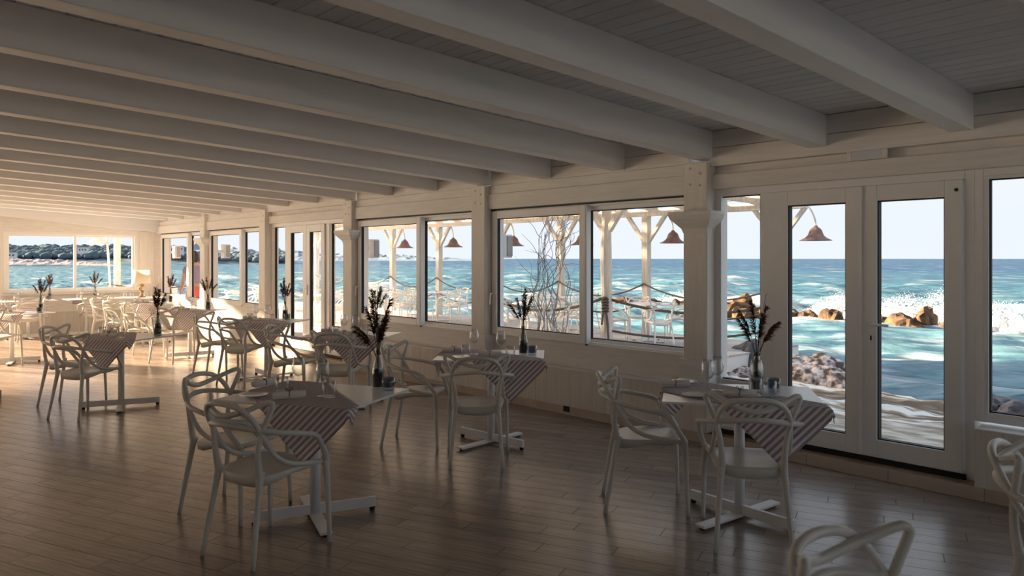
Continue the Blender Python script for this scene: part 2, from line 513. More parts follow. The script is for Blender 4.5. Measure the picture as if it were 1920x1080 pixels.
# ceiling
Z0C, Z0B = 2.655, 2.415
cb = MB()
cb.add([(XL, YB, zc(XL, Z0C) + .012), (XI, YB, zc(XI, Z0C) + .012), (XI, YF + .2, zc(XI, Z0C) + .012), (XL, YF + .2, zc(XL, Z0C) + .012),
        (XL, YB, zc(XL, Z0C) + .12), (XI, YB, zc(XI, Z0C) + .12), (XI, YF + .2, zc(XI, Z0C) + .12), (XL, YF + .2, zc(XL, Z0C) + .12)],
       [(0, 1, 2, 3), (7, 6, 5, 4), (0, 4, 5, 1), (1, 5, 6, 2), (2, 6, 7, 3), (3, 7, 4, 0)])
ceil_o = struct('ceiling', cb, M['gap'])
bw = .118
bm_ = MB().box(-bw / 2 + .003, YB, 0, bw / 2 - .003, YF, .013).mesh('ceiling_board', M['board'])
nb = int((XP - XL) / bw)
for i in range(nb):
    x = XP - bw * (i + .5)
    o = link('ceiling_board', bm_, ceil_o)
    o.location = (x, 0, zc(x, Z0C))
    o.rotation_euler = (0, math.atan(SL), 0)
BW = .15
beam_v = []
bmb = MB()
x0, x1 = XL, XP
bmb.add([(x0, 0, zc(x0, Z0B)), (x1, 0, Z0B), (x1, BW, Z0B), (x0, BW, zc(x0, Z0B)), (x0, 0, zc(x0, Z0C)), (x1, 0, Z0C), (x1, BW, Z0C), (x0, BW, zc(x0, Z0C))],
        [(0, 3, 2, 1), (4, 5, 6, 7), (0, 1, 5, 4), (1, 2, 6, 5), (2, 3, 7, 6), (3, 0, 4, 7)])
beam_me = bmb.mesh('ceiling_beam', M['beam'])
k = -7
while 1.68 + .993 * k < YF - .2:
    o = link('ceiling_beam', beam_me, ceil_o)
    o.location = (0, 1.68 + .993 * k, 0)
    bv = o.modifiers.new('bevel', 'BEVEL'); bv.width = .006; bv.segments = 2
    k += 1

# glass wall: plinth, recessed wall under and over the windows
wr = MB()
bays = [(3.93, 6.62), (6.86, 9.55), (12.64, 15.16), (15.40, 18.2)]
DOORS = [(1.70, 3.69), (9.79, 12.40)]
def plinth(y0, y1, ztop=.46):
    wr.box(XW, y0, -.1, XI, y1, ztop)
def over(y0, y1, z0, x=XP):
    wr.box(x, y0, z0, XI, y1, 2.80)
plinth(YB, 1.66)
plinth(3.69, 9.79)
plinth(12.36, YF)
for y0, y1 in bays:
    wr.box(XP - .01, y0, .46, XI, y1, .70)
    over(y0, y1, 2.13)
over(YB, 3.69, 2.29); over(9.79, 12.40, 2.29)

wall_r = struct('wall_right', wr, M['wall'], bevel=.004)
# board courses above the windows, each its own piece
for y0, y1 in bays + [(YB, 3.69), (9.79, 12.40)]:
    lows = [2.13, 2.30, 2.40, 2.53] if (y0, y1) in bays else [2.355, 2.51]
    lows.append(2.655)
    for i in range(len(lows) - 1):
        dx = .075 if (i == 0 and (y0, y1) in bays) else (.028 if i != 1 else .05)
        if (y0, y1) not in bays: dx = .075
        MB().box(XP - dx, y0 + .001, lows[i] + .002, XP + .005, y1 - .001, lows[i + 1] - .002).build('wall_board', M['wall'], wall_r, bevel=.002)
# boards on the plinth face under the windows
for y0, y1 in [(3.69, 9.79), (12.36, YF), (YB, 1.66)]:
    n = int((y1 - y0) / .16)
    for i in range(n):
        a0, a1 = y0 + (y1 - y0) * i / n, y0 + (y1 - y0) * (i + 1) / n
        MB().box(XW - .008, a0 + .0012, .08, XW + .002, a1 - .0012, .452).build('plinth_board', M['bench'], wall_r)
    MB().box(XW - .014, y0, .45, XP, y1, .466).build('plinth_ledge', M['wall'], wall_r, bevel=.004)
# tile skirting, one object per tile
bb = MB().box(XW - .010, YB, 0, XW + .003, YF, .004)
base_o = struct('baseboard_right', bb, M['tile'])
y = YB
while y < YF:
    y1 = min(y + .60, YF)
    MB().box(XW - .016, y + .0015, 0, XW + .003, y1 - .0015, .085).build('skirting_tile', M['tile'], base_o, bevel=.002)
    y += .60

# posts with plinths and capitals
for k, yf in enumerate(POST):
    p = MB().box(XW, yf - PW, .46, XP + .1, yf, 2.40).build('wall_post', M['post'], wall_r, bevel=.008)
    MB().box(XW - .02, yf - PW - .03, .46, XP + .05, yf + .03, .70).build('post_foot', M['wall'], wall_r, bevel=.006)
    if k in (1, 3, 5):
        prof = [(0, 1.79), (.012, 1.83), (.05, 1.875), (.082, 1.91), (.095, 1.945), (.095, 1.975), (0, 1.975)]
        c = MB()
        V = []
        for e_, z in prof:
            x_, y0_, y1_ = XW - e_, yf - PW - e_, yf + e_
            V.append([(XP, y0_, z), (x_, y0_, z), (x_, y1_, z), (XP, y1_, z)])
        vv = [q for row in V for q in row]
        ff = []
        for i in range(len(V) - 1):
            for j in range(3):
                ff.append((i * 4 + j, i * 4 + j + 1, (i + 1) * 4 + j + 1, (i + 1) * 4 + j))
        c.add(vv, ff)
        c.build('post_capital', M['wall'], wall_r)
    for (dy, z) in ((.07, 2.30), (.17, 2.35), (.07, 2.20), (.17, 2.21)):
        b_ = MB().lathe([(.0, 0), (.012, 0), (.012, .004), (.0, .006)], 10).build('bolt_cap', M['post'], wall_r, smooth=True)
        b_.location = (XW, yf - PW + dy, z)
        b_.rotation_euler = (0, R(-90), 0)

def ring(mb, y0, y1, z0, z1, xa, xb, w, wb=None):
    wb = wb or w
    mb.box(xa, y0, z0, xb, y0 + w, z1); mb.box(xa, y1 - w, z0, xb, y1, z1)
    mb.box(xa, y0 + w, z1 - w, xb, y1 - w, z1); mb.box(xa, y0 + w, z0, xb, y1 - w, z0 + wb)

def glazed(parent, y0, y1, z0, z1, xa, w, name='sash', wb=None, depth=.055):
    f = MB(); ring(f, y0, y1, z0, z1, xa, xa + depth, w, wb)
    s = f.build(name, M['pvc'], parent, bevel=.004)
    g = MB(); ring(g, y0 + w - .001, y1 - w + .001, z0 + (wb or w) - .001, z1 - w + .001, xa + .012, xa + depth - .008, .009)
    g.build('gasket', M['seal'], s)
    MB().box(xa + .024, y0 + w, z0 + (wb or w), xa + .03, y1 - w, z1 - w).build('pane', M['pane'], s)
    return s

def handle_small(parent, y, z, x):
    h = MB().tube(spline([(x, y, z), (x - .035, y, z), (x - .045, y, z - .03), (x - .05, y, z - .12)], 4), .009, 8)
    h.box(x - .006, y - .014, z - .035, x + .002, y + .014, z + .035)
    return h.build('handle', M['pvc'], parent, smooth=False)

win_bays = [(1, 3.93, 6.62, 5.19), (2, 6.86, 9.55, 8.03), (3, 12.64, 15.16, 13.62), (4, 15.40, 18.05, 16.33)]
for n, y0, y1, ym in win_bays:
    fr = MB(); ring(fr, y0, y1, .70, 2.13, XP, XP + .14, .035)
    w = struct('window_%d' % n, fr, M['pvc'], bevel=.004)
    z0, z1 = .715, 2.105
    inner = glazed(w, ym - .03, y1 - .03, z0, z1, XP - .035, .082, 'sliding_sash')      # nearer the room, far half
    outer = glazed(w, y0 + .02, ym + .03, z0, z1, XP + .04, .05, 'fixed_sash')
    MB().box(XP - .03, ym - .045, z0, XP + .03, ym - .03, z1).build('meeting_stile', M['pvc'], w)
    MB().box(XP - .037, ym - .05, z0 - .012, XP - .02, ym - .028, z0).build('stop_block', M['black'], w)
    MB().box(XP - .02, y0, z1 + .012, XP + .02, y1, z1 + .024).build('track_gap', M['seal'], w)
    MB().box(XP - .02, y0, .695, XP + .03, y1, .712).build('window_sill', M['wall'], w)
    handle_small(w, y1 - .05, 1.17, XP - .035)

def door_unit(n, y0, y1, segs, z1=2.165, zs=.115):
    """segs: list of (kind, ya, yb) from near to far"""
    fr = MB(); ring(fr, y0, y1, zs - .03, z1, XP, XP + .10, .06)
    for kind, a, b_ in segs:
        if kind == 'mullion': fr.box(XP, a, zs + .03, XP + .10, b_, z1 - .06)
    d = struct('door_%d' % n, fr, M['pvc'], bevel=.004)
    for kind, a, b_ in segs:
        if kind == 'leaf':
            s = glazed(d, a, b_, zs + .012, z1 - .062, XP - .022, .112, 'door_leaf', wb=.13, depth=.07)
        elif kind == 'fixed':
            s = glazed(d, a, b_, .50, z1 - .02, XP + .012, .045, 'sidelight')
            MB().box(XP + .02, a, zs, XP + .08, b_, .50).build('sidelight_panel', M['pvc'], d)
    MB().box(XW + .02, y0 - .02, 0, XI, y1 + .02, .062).build('sill_riser', M['tile'], d)
    MB().box(XW - .012, y0 - .03, .062, XI, y1 + .03, .088).build('door_sill', M['stone'], d, bevel=.005)
    MB().box(XP - .03, y0 + .05, .088, XP + .06, y1 - .05, zs + .006).build('threshold_gap', M['seal'], d)
    return d
d1 = door_unit(1, 1.695, 3.69, [('leaf', 1.762, 2.435), ('leaf', 2.44, 3.125), ('mullion', 3.13, 3.235), ('fixed', 3.225, 3.69)])
# handle, lock plate and cover strip on the near leaf of the double door
h = MB().box(XP - .034, 2.345, 1.07, XP - .022, 2.375, 1.12)
h.tube(spline([(XP - .03, 2.36, 1.095), (XP - .075, 2.36, 1.095), (XP - .08, 2.34, 1.095), (XP - .08, 2.22, 1.092)], 4), .010, 8)
h.build('handle', M['pvc'], d1)
lk = MB().box(XP - .030, 2.348, .955, XP - .022, 2.376, 1.035).build('lock_plate', M['metal'], d1)
MB().box(XP - .032, 2.357, .975, XP - .029, 2.367, 1.01).build('keyhole', M['black'], lk)
MB().box(XP - .036, 2.425, .13, XP - .02, 2.452, 2.10).build('cover_strip', M['pvc'], d1, bevel=.003)
c_ = MB().lathe([(0, 0), (.012, 0), (.012, .004), (0, .004)], 10).build('frame_plug', M['black'], d1)
c_.location = (XP - .023, 1.80, 2.035); c_.rotation_euler = (0, R(-90), 0)
d2 = door_unit(2, 9.79, 12.40, [('fixed', 9.82, 10.41), ('mullion', 10.40, 10.515), ('leaf', 10.515, 11.105), ('leaf', 11.11, 11.755), ('mullion', 11.76, 11.875), ('fixed', 11.865, 12.36)])
h = MB().box(XP - .034, 11.06, 1.0, XP - .022, 11.09, 1.16)
h.tube(spline([(XP - .03, 11.075, 1.1), (XP - .075, 11.075, 1.1), (XP - .08, 11.05, 1.1), (XP - .08, 10.95, 1.1)], 4), .010, 8)
h.build('handle', M['pvc'], d2)
# window right of the double door
fr = MB(); ring(fr, YB, 1.695, .49, 2.165, XP, XP + .12, .05)
w5 = struct('window_5', fr, M['pvc'], bevel=.004)
glazed(w5, .02, 1.665, .505, 2.145, XP + .005, .05)
glazed(w5, -2.5, .02, .505, 2.145, XP + .005, .05)
glazed(w5, YB + .05, -2.5, .505, 2.145, XP + .005, .05)  # unseen stretch, window lengthened to bring in more daylight
# header over the double doors
for n, (a, b_) in enumerate([(YB, 3.70), (9.70, 12.42)]):
    t_ = MB().box(XP - .055, a, 2.163, XP + .06, b_, 2.288)
    struct('trim_%d' % (n + 1), t_, M['wall'], bevel=.005)

# far wall with wide sliding windows
wb_ = MB()
zf0, zf1 = .86, 2.12
wb_.box(XL, YF, -.1, XI, YF + .25, .06)
wb_.box(2.72, YF, .06, XI, YF + .25, zf0)
wb_.box(2.72, YF, zf1, XI, YF + .25, 3.4)
wb_.box(XL, YF, 2.75, 2.72, YF + .25, 3.4)
FW = [(2.72, 5.24), (-.3, 2.4), (-3.4, -.6), (-6.6, -3.7)]
edges = [XL] + [v for q in sorted(FW) for v in q] + [XI]
for i in range(0, len(edges), 2):
    lo_, hi_ = (zf0, zf1) if edges[i] > 5 else (.06, 2.75)
    wb_.box(edges[i], YF, lo_, edges[i + 1], YF + .25, hi_)
wall_f = struct('wall_back', wb_, M['wall'], bevel=.004)
for n, (a, b_) in enumerate(FW):
    mid = (a + b_) / 2 + (.03 if n == 0 else 0)
    zf0, zf1 = (.86, 2.12) if n == 0 else (.07, 2.74)  # unseen bays made full height to let in more sun
    f = MB()
    f.box(a, YF + .02, zf0, a + .06, YF + .12, zf1); f.box(b_ - .06, YF + .02, zf0, b_, YF + .12, zf1)
    f.box(a + .06, YF + .02, zf1 - .05, b_ - .06, YF + .12, zf1); f.box(a + .06, YF + .02, zf0, b_ - .06, YF + .12, zf0 + .05)
    w = struct('window_%d' % (n + 6), f, M['pvc'], bevel=.004)
    for i, (p, q) in enumerate(((a + .05, mid + .02), (mid - .02, b_ - .05))):
        yy = YF + .05 + .03 * i
        s = MB()
        s.box(p, yy, zf0 + .04, p + .05, yy + .04, zf1 - .04); s.box(q - .05, yy, zf0 + .04, q, yy + .04, zf1 - .04)
        s.box(p + .05, yy, zf1 - .09, q - .05, yy + .04, zf1 - .04); s.box(p + .05, yy, zf0 + .04, q - .05, yy + .04, zf0 + .09)
        so = s.build('sash', M['pvc'], w, bevel=.003)
        MB().box(p + .05, yy + .015, zf0 + .09, q - .05, yy + .02, zf1 - .09).build('pane', M['pane'], so)
    MB().box(a - .05, YF - .04, zf0 - .04, b_ + .05, YF + .05, zf0).build('window_sill', M['wall'], w, bevel=.004)
# sloping fascia under the last rafter and the boxed seat base along the far wall
f = MB().add([(2.1, YF - .10, 2.47), (5.74, YF - .10, 2.15), (5.74, YF + .01, 2.15), (2.1, YF + .01, 2.47), (2.1, YF - .10, 2.82), (5.74, YF - .10, 2.66), (5.74, YF + .01, 2.66), (2.1, YF + .01, 2.82)],
             [(0, 3, 2, 1), (4, 5, 6, 7), (0, 1, 5, 4), (1, 2, 6, 5), (2, 3, 7, 6), (3, 0, 4, 7)])
struct('trim_3', f, M['beam'])
f = MB().box(2.42, YF - .06, .46, 2.68, YF + .02, 2.5); f.box(5.28, YF - .05, .46, 5.56, YF + .02, 2.17)
struct('trim_4', f, M['post'])
fb = MB().box(2.45, YF - .045, 0, XW, YF + .01, .46)
struct('baseboard_back', fb, M['bench'])

# left wall and the wall behind the camera: unseen window bands added to let in daylight
wl_ = MB()
wl_.box(XL - .25, YB, -.1, XL, YF + .25, .4); wl_.box(XL - .25, YB, 2.75, XL, YF + .25, 3.6)
n = 9
st = (YF - YB) / n
for i in range(n + 1):
    wl_.box(XL - .25, YB + st * i - .1, .4, XL, YB + st * i + (.1 if i > 5 or i == n else st), 2.75)
wall_l = struct('wall_left', wl_, M['wall'])
for i in range(6, n):
    a, b_ = YB + st * i + .1, YB + st * (i + 1) - .1
    f = MB()
    f.box(XL - .15, a, .4, XL - .09, a + .06, 2.75); f.box(XL - .15, b_ - .06, .4, XL - .09, b_, 2.75)
    f.box(XL - .15, a + .06, 2.69, XL - .09, b_ - .06, 2.75); f.box(XL - .15, a + .06, .4, XL - .09, b_ - .06, .46)
    w = struct('window_%d' % (10 + i), f, M['pvc'])
    MB().box(XL - .125, a + .06, .46, XL - .12, b_ - .06, 2.69).build('pane', M['pane'], w)
wf_ = MB()
wf_.box(XL - .25, YB - .25, -.1, XI, YB, .4); wf_.box(XL - .25, YB - .25, 2.3, XI, YB, 3.6)
n = 6
st = (XI - XL) / n
for i in range(n + 1):
    wf_.box(XL + st * i - .1, YB - .25, .4, XL + st * i + (.1 if i > 2 or i == n else st), YB, 2.3)
struct('wall_front', wf_, M['wall'])
for i in range(3, n):
    a, b_ = XL + st * i + .1, XL + st * (i + 1) - .1
    f = MB()
    f.box(a, YB - .15, .4, a + .06, YB - .09, 2.3); f.box(b_ - .06, YB - .15, .4, b_, YB - .09, 2.3)
    f.box(a + .06, YB - .15, 2.24, b_ - .06, YB - .09, 2.3); f.box(a + .06, YB - .15, .4, b_ - .06, YB - .09, .46)
    w = struct('window_%d' % (20 + i), f, M['pvc'])
    MB().box(a + .06, YB - .125, .46, b_ - .06, YB - .12, 2.24).build('pane', M['pane'], w)
# pale paving around the landward sides of the house
struct('paving', MB().box(-40, -30, -.5, XL - .25, 27.5, -.12).box(XL - .25, -30, -.5, 5.9, YB - .25, -.12), M['white_wall'])

# ------------------------------------------------------------------ sea, shore, coast
sea = MB()
def grow(a, b_, d0, c0, c1, g):
    """grid lines from a to b, spacing d0 between c0 and c1 and growing away from there"""
    out, x = [], c0
    while x < c1: out.append(x); x += d0
    d = d0
    while x < b_: out.append(x); d *= g; x += d
    out.append(b_)
    x, d, lo = c0, d0, []
    while True:
        d *= g; x -= d
        if x <= a: break
        lo.append(x)
    return np.array([a] + lo[::-1] + out)
xs = grow(5.0, 84.0, .11, 10.5, 30.0, 1.02)
ys = grow(-14.0, 96.0, .20, -3.0, 22.0, 1.02)
X, Y = np.meshgrid(xs, ys, indexing='ij')
rs = np.random.RandomState(3)
Z = np.zeros_like(X); ph_all = []
for i in range(46):
    lam = .9 * (1.09 ** i) * .62
    lam = min(lam, 11)
    th = rs.normal(0, .55)
    if lam < .75: continue
    kx, ky = math.cos(th) * 2 * PI / lam, math.sin(th) * 2 * PI / lam
    amp = .0105 * lam ** .75
    p = X * kx + Y * ky + rs.uniform(0, 6.28) + .6 * np.sin(Y * .13 + i)
    w_ = np.sin(p)
    Z += amp * (1.25 * (1 - np.abs(np.sin(p / 2)) * 1.6) if lam < 4 else w_)
Z -= Z.mean()
edge = np.clip((84 - X) / 12, 0, 1) * np.clip((96 - Y) / 12, 0, 1)
near = np.clip((X - 10.0) / 5, .7, 1)
# rollers that pile up before the breakwater
roll = .45 * np.exp(-((X - 34.5 - 1.2 * np.sin(Y * .21)) / 2.0) ** 2) * (.55 + .45 * np.sin(Y * .37 + 1)) + .30 * np.exp(-((X - 46 - 2.0 * np.sin(Y * .11 + 2)) / 3.0) ** 2) * (.6 + .4 * np.sin(Y * .23))
Z = Z * near * edge + roll * edge
fo_ = np.clip((Z - .30) / .22, 0, 1) * rs.uniform(.3, 1, Z.shape)
wash = np.exp(-((X - 30.0) / 1.6) ** 2) * ((Y > 1) & (Y < 20)) * .75 + np.exp(-((X - 31.5) / 1.3) ** 2) * (Y > 19) * (Y < 27) * .6
fo_ = np.clip(fo_ + wash * rs.uniform(.5, 1.2, Z.shape), 0, 1)
nx, ny = X.shape
verts = np.stack([X, Y, Z], -1).reshape(-1, 3)
idx = np.arange(nx * ny).reshape(nx, ny)
quads = np.stack([idx[:-1, :-1], idx[1:, :-1], idx[1:, 1:], idx[:-1, 1:]], -1).reshape(-1, 4)
me = bpy.data.meshes.new('sea')
# the open water beyond the modelled waves runs on in the same mesh to the horizon
far = 9000.0
ring_v = np.array([(5, -14, 0), (84 - .0, -14, 0), (84, 96, 0), (5, 96, 0), (-far, -far, 0), (far, -far, 0), (far, far, 0), (-far, far, 0)], float)
ring_v[:4] = [(xs[0], ys[0], -.02), (xs[-1], ys[0], -.02), (xs[-1], ys[-1], -.02), (xs[0], ys[-1], -.02)]
o0 = len(verts)
allv = np.concatenate([verts, ring_v])
faces = [tuple(q) for q in quads.tolist()] + [(o0, o0 + 4, o0 + 5, o0 + 1), (o0 + 1, o0 + 5, o0 + 6, o0 + 2), (o0 + 2, o0 + 6, o0 + 7, o0 + 3), (o0 + 3, o0 + 7, o0 + 4, o0)]
me.from_pydata(allv.tolist(), [], faces)
at_ = me.attributes.new('foam', 'FLOAT', 'POINT')
at_.data.foreach_set('value', np.concatenate([fo_.reshape(-1), np.zeros(8)]).astype(np.float32))
me.polygons.foreach_set('use_smooth', [True] * len(me.polygons))
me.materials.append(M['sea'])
me.update()
sea_o = link('sea', me)
sea_o.location = (0, 0, -.9)
tag(sea_o, 'choppy turquoise sea reaching to the horizon', 'sea', kind='stuff')

def fbm(p, s, o=4):
    return noise.fractal(Vector(p) * s, 1.0, 2.0, o)

# flat shore rock outside the double door
xs = np.arange(6.0, 13.6, .09); ys = np.arange(-9, 7.4, .12)
V = []
for x in xs:
    for y in ys:
        ex = 11.9 + .5 * math.sin(y * .9 + 1) + .6 * fbm((0, y, 3), .7)
        z = -.06 - .075 * max(0, x - 7.2) + (.07 * fbm((x, y, 0), .8) + .05 * abs(fbm((x * .6, y * 2, 4), 1.5))) * min(1, max(.1, (x - 7.6) / 1.5))
        if x > ex: z -= (x - ex) * 1.6
        V.append((x, y, z))
nx, ny = len(xs), len(ys)
F = [(i * ny + j, (i + 1) * ny + j, (i + 1) * ny + j + 1, i * ny + j + 1) for i in range(nx - 1) for j in range(ny - 1)]
me = bpy.data.meshes.new('shore_rock'); me.from_pydata(V, [], F); me.materials.append(M['slab'])
me.polygons.foreach_set('use_smooth', [True] * len(F))
o = link('shore_rock', me)
tag(o, 'flat weathered shore rock outside the double doors', 'rock')

def rock(loc, size, m, label, seed, sub=4, group=None, rough=.35):
    bm = bmesh.new()
    bmesh.ops.create_icosphere(bm, subdivisions=sub, radius=1)
    for v in bm.verts:
        n_ = v.co.normalized()
        d = 1 + rough * noise.fractal(n_ * 1.1 + Vector((seed * 3.1, seed, 0)), 1, 2, 5) + .22 * noise.voronoi(n_ * 1.6 + Vector((seed, 0, seed)))[0][0] - .1
        v.co = n_ * d
        v.co.z = max(v.co.z, -.55)
        v.co = Vector((v.co.x * size[0], v.co.y * size[1], v.co.z * size[2]))
    me = bpy.data.meshes.new('rock'); bm.to_mesh(me); bm.free()
    me.materials.append(m)
    o = link('rock', me)
    o.location = loc
    o.rotation_euler = (0, 0, seed * 1.3)
    tag(o, label, 'rock', group)
    return o
BR = [  # breakwater: x, y, half sizes, label
    (28.9, 18.0, .75, .55, .75, 'ochre breakwater rock at the left edge of the narrow sidelight'),
    (28.0, 16.75, .62, .5, .62, 'rounded ochre breakwater rock in the middle of the narrow sidelight'),
    (28.4, 16.05, .5, .45, .45, 'low brown breakwater rock at the right edge of the narrow sidelight'),
    (30.2, 18.2, .9, .7, .95, 'dark upper breakwater rock behind the ochre one in the sidelight'),
    (29.2, 15.4, .62, .58, .55, 'ochre breakwater rock at the left edge of the left door leaf'),
    (29.3, 14.7, .5, .4, .5, 'small brown breakwater rock just right of the door-edge rock'),
    (28.5, 13.3, .72, .6, .68, 'peaked ochre breakwater rock on the right side of the left door leaf'),
    (28.8, 12.6, .45, .4, .42, 'low breakwater rock beside the door mullion'),
    (29.0, 11.6, .6, .5, .38, 'dark flat breakwater rock at the left edge of the right door leaf'),
    (28.6, 10.9, .8, .65, .62, 'large orange breakwater rock in the middle of the right door leaf'),
    (28.0, 10.45, .62, .6, .5, 'rounded orange breakwater rock in front of the large orange one'),
    (29.4, 10.4, .75, .6, .75, 'tallest brown breakwater rock at the back of the right door cluster'),
    (28.9, 9.1, .7, .5, .42, 'pale brown breakwater rock at the right edge of the right door leaf'),
    (28.4, 8.4, .5, .5, .45, 'small ochre breakwater rock behind the door frame by the right window'),
    (30.4, 21.6, .9, .8, .65, 'dark breakwater rock low behind the deck chairs, near the post'),
    (30.6, 23.4, 1.0, .8, .6, 'brown breakwater rock seen between deck chair backs'),
    (30.6, 25.2, 1.0, .8, .55, 'leftmost breakwater rock behind the roped deck post'),
]
for i, (x, y, a, b_, c, lab) in enumerate(BR):
    rock((x, y, -.88), (a * .78, b_ * .72, c * .78), M['rock_or'], lab, i + 1.37, 3, rough=.5)
rock((11.9, 5.75, -.50), (.62, .74, .52), M['rock_gr'], 'big pale grey boulder on the shore outside the left door leaf', 2.2, 5, rough=.28)
rock((11.5, 6.35, -.45), (.36, .36, .48), M['rock_gr'], 'brown grey boulder at the left edge of the left door leaf', 3.9, 4)
rock((12.4, 7.25, -.62), (.8, .62, .62), M['rock_dk'], 'dark blue-black rock outside the narrow sidelight', 5.1, 4)
rock((11.5, 7.0, -.52), (.55, .42, .22), M['rock_gr'], 'flat brown rock in front of the dark rock by the deck end', 6.3, 4)
rock((11.25, 3.3, -.48), (.42, .35, .3), M['rock_dk'], 'dark wet rock at the left edge of the right-hand window', 7.7, 4)
rock((11.1, 2.75, -.5), (.4, .4, .26), M['rock_dk'], 'dark wet rock at the right edge of the photo beyond the right-hand window', 8.4, 4)
rock((10.4, 3.15, -.45), (.5, .3, .2), M['rock_gr'], 'brown rock low in the corner of the right-hand window', 9.6, 4)

# spray breaking on the rocks
ico = bmesh.new(); bmesh.ops.create_icosphere(ico, subdivisions=1, radius=1)
iv = np.array([v.co[:] for v in ico.verts]); iface = [tuple(v.index for v in f.verts) for f in ico.faces]; ico.free()
def spray(name, label, ya, yb, xc, n, hmax, seed):
    rs = np.random.RandomState(seed)
    def top(y):
        e_ = min(1, (y - ya) / 1.2, (yb - y) / 1.2)
        return hmax * max(.05, e_) * (.42 + .55 * abs(noise.fractal(Vector((y * .45, seed, 0)), 1, 2, 4)) + .10 * noise.noise(Vector((y * 4, seed, 1))))
    V, F = [], []
    # churning bank of foam
    na, nb_ = int((yb - ya) / .045), 22
    for i in range(na + 1):
        y = ya + (yb - ya) * i / na
        h = top(y) * .62
        for j in range(nb_ + 1):
            t_ = j / nb_
            a_ = PI * t_
            q = 1 + .35 * noise.fractal(Vector((y * 2.2, t_ * 3.2, seed)), .9, 2.1, 5)
            V.append((xc - math.cos(a_) * (.9 + .25 * math.sin(y)) * q, y + .12 * noise.noise(Vector((y * 3, t_ * 5, 7))), -.1 + max(0, math.sin(a_)) ** .8 * h * q * (1 + .25 * noise.noise(Vector((y * 9, t_ * 8, 3))))))
    F = [(i * (nb_ + 1) + j, (i + 1) * (nb_ + 1) + j, (i + 1) * (nb_ + 1) + j + 1, i * (nb_ + 1) + j + 1) for i in range(na) for j in range(nb_)]
    # drops thrown up from it
    for i in range(n):
        y = rs.uniform(ya, yb)
        u = rs.beta(1.3, 1.7)
        z = u * top(y) * 1.25
        if i % 3 == 0: z = (.75 + .5 * rs.beta(1, 2.5)) * top(y); u = .85
        x = xc + rs.normal(0, .5)
        r = (.045 * (1 - u) ** 1.3 + .007) * rs.uniform(.4, 1.3)
        o_ = len(V)
        V += (iv * r * np.array([1.2, 1.2, .9]) + np.array([x, y, z])).tolist()
        F += [tuple(q + o_ for q in f) for f in iface]
    me = bpy.data.meshes.new(name); me.from_pydata(V, [], F); me.materials.append(M['foam'])
    me.polygons.foreach_set('use_smooth', [True] * len(F))
    o = link(name, me); o.location = (0, 0, -.85)
    tag(o, label, 'spray', kind='stuff')
spray('sea_spray', 'white spray of the wave bursting behind the breakwater rocks outside the doors', 1.0, 15.9, 31.0, 15000, 1.5, 5)
spray('sea_spray', 'white splash of a wave behind the deck chairs', 19.0, 25.5, 32.6, 2000, .9, 8)

# coast across the bay
def coast(name, pts, depth, m, label, jitter, seed):
    """pts: x, y, crest height; the land climbs away from the water over its depth"""
    P = spline(pts, 14)
    V, F = [], []
    rows = 9
    for i, (x, y, h) in enumerate(P):
        d = Vector((x, y, 0)).normalized()
        for j in range(rows):
            t_ = j / (rows - 1)
            z = -1.0 + (h + 1) * (t_ ** .7) * (1 + jitter * noise.fractal(Vector((i * .35, j * .9, seed)), 1, 2, 4))
            if j == 0: z = -1.2
            V.append((x + d.x * depth * t_, y + d.y * depth * t_, max(z, -1.2)))
    for i in range(len(P) - 1):
        for j in range(rows - 1):
            F.append((i * rows + j, i * rows + j + 1, (i + 1) * rows + j + 1, (i + 1) * rows + j))
    me = bpy.data.meshes.new(name); me.from_pydata(V, [], F); me.materials.append(m)
    o = link(name, me)
    tag(o, label, 'coast')
    return o
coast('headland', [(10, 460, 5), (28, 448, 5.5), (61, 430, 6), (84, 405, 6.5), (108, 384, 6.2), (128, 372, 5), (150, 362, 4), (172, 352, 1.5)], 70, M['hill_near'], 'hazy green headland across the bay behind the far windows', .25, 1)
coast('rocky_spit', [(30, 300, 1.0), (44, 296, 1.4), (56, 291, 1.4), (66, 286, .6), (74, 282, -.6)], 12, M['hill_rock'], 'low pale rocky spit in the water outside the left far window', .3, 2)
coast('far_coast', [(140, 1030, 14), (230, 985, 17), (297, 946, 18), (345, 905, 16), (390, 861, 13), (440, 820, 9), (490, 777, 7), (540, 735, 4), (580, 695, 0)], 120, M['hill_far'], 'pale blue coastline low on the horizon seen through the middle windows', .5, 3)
# pine crowns on the headland, too many to tell apart
V, F = [], []
rs = np.random.RandomState(12)
for i in range(1500):
    t_ = rs.uniform()
    x = 20 + 150 * t_; y = 458 - 106 * t_
    d = rs.uniform(4, 60)
    u = Vector((x, y)).normalized()
    dens = .55 + .45 * noise.noise(Vector((t_ * 9, 0, 2)))
    h = (2.6 + 6.0 * d / 60) * (1 if t_ < .75 else .6)
    r = rs.uniform(.8, 2.1) * (.6 + dens)
    c = np.array([x + u.x * d, y + u.y * d, h - 1 + r * .2])
    o_ = len(V)
    jit = rs.uniform(.75, 1.2, (len(iv), 1))
    V += (iv * jit * np.array([r * 1.2, r * 1.2, r * .75]) + c).tolist()
    F += [tuple(q + o_ for q in f) for f in iface]
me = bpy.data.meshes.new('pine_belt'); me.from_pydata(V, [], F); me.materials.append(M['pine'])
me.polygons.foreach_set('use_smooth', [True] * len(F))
tag(link('pine_belt', me), 'belt of dark hazy pines covering the headland across the bay', 'trees', kind='stuff')
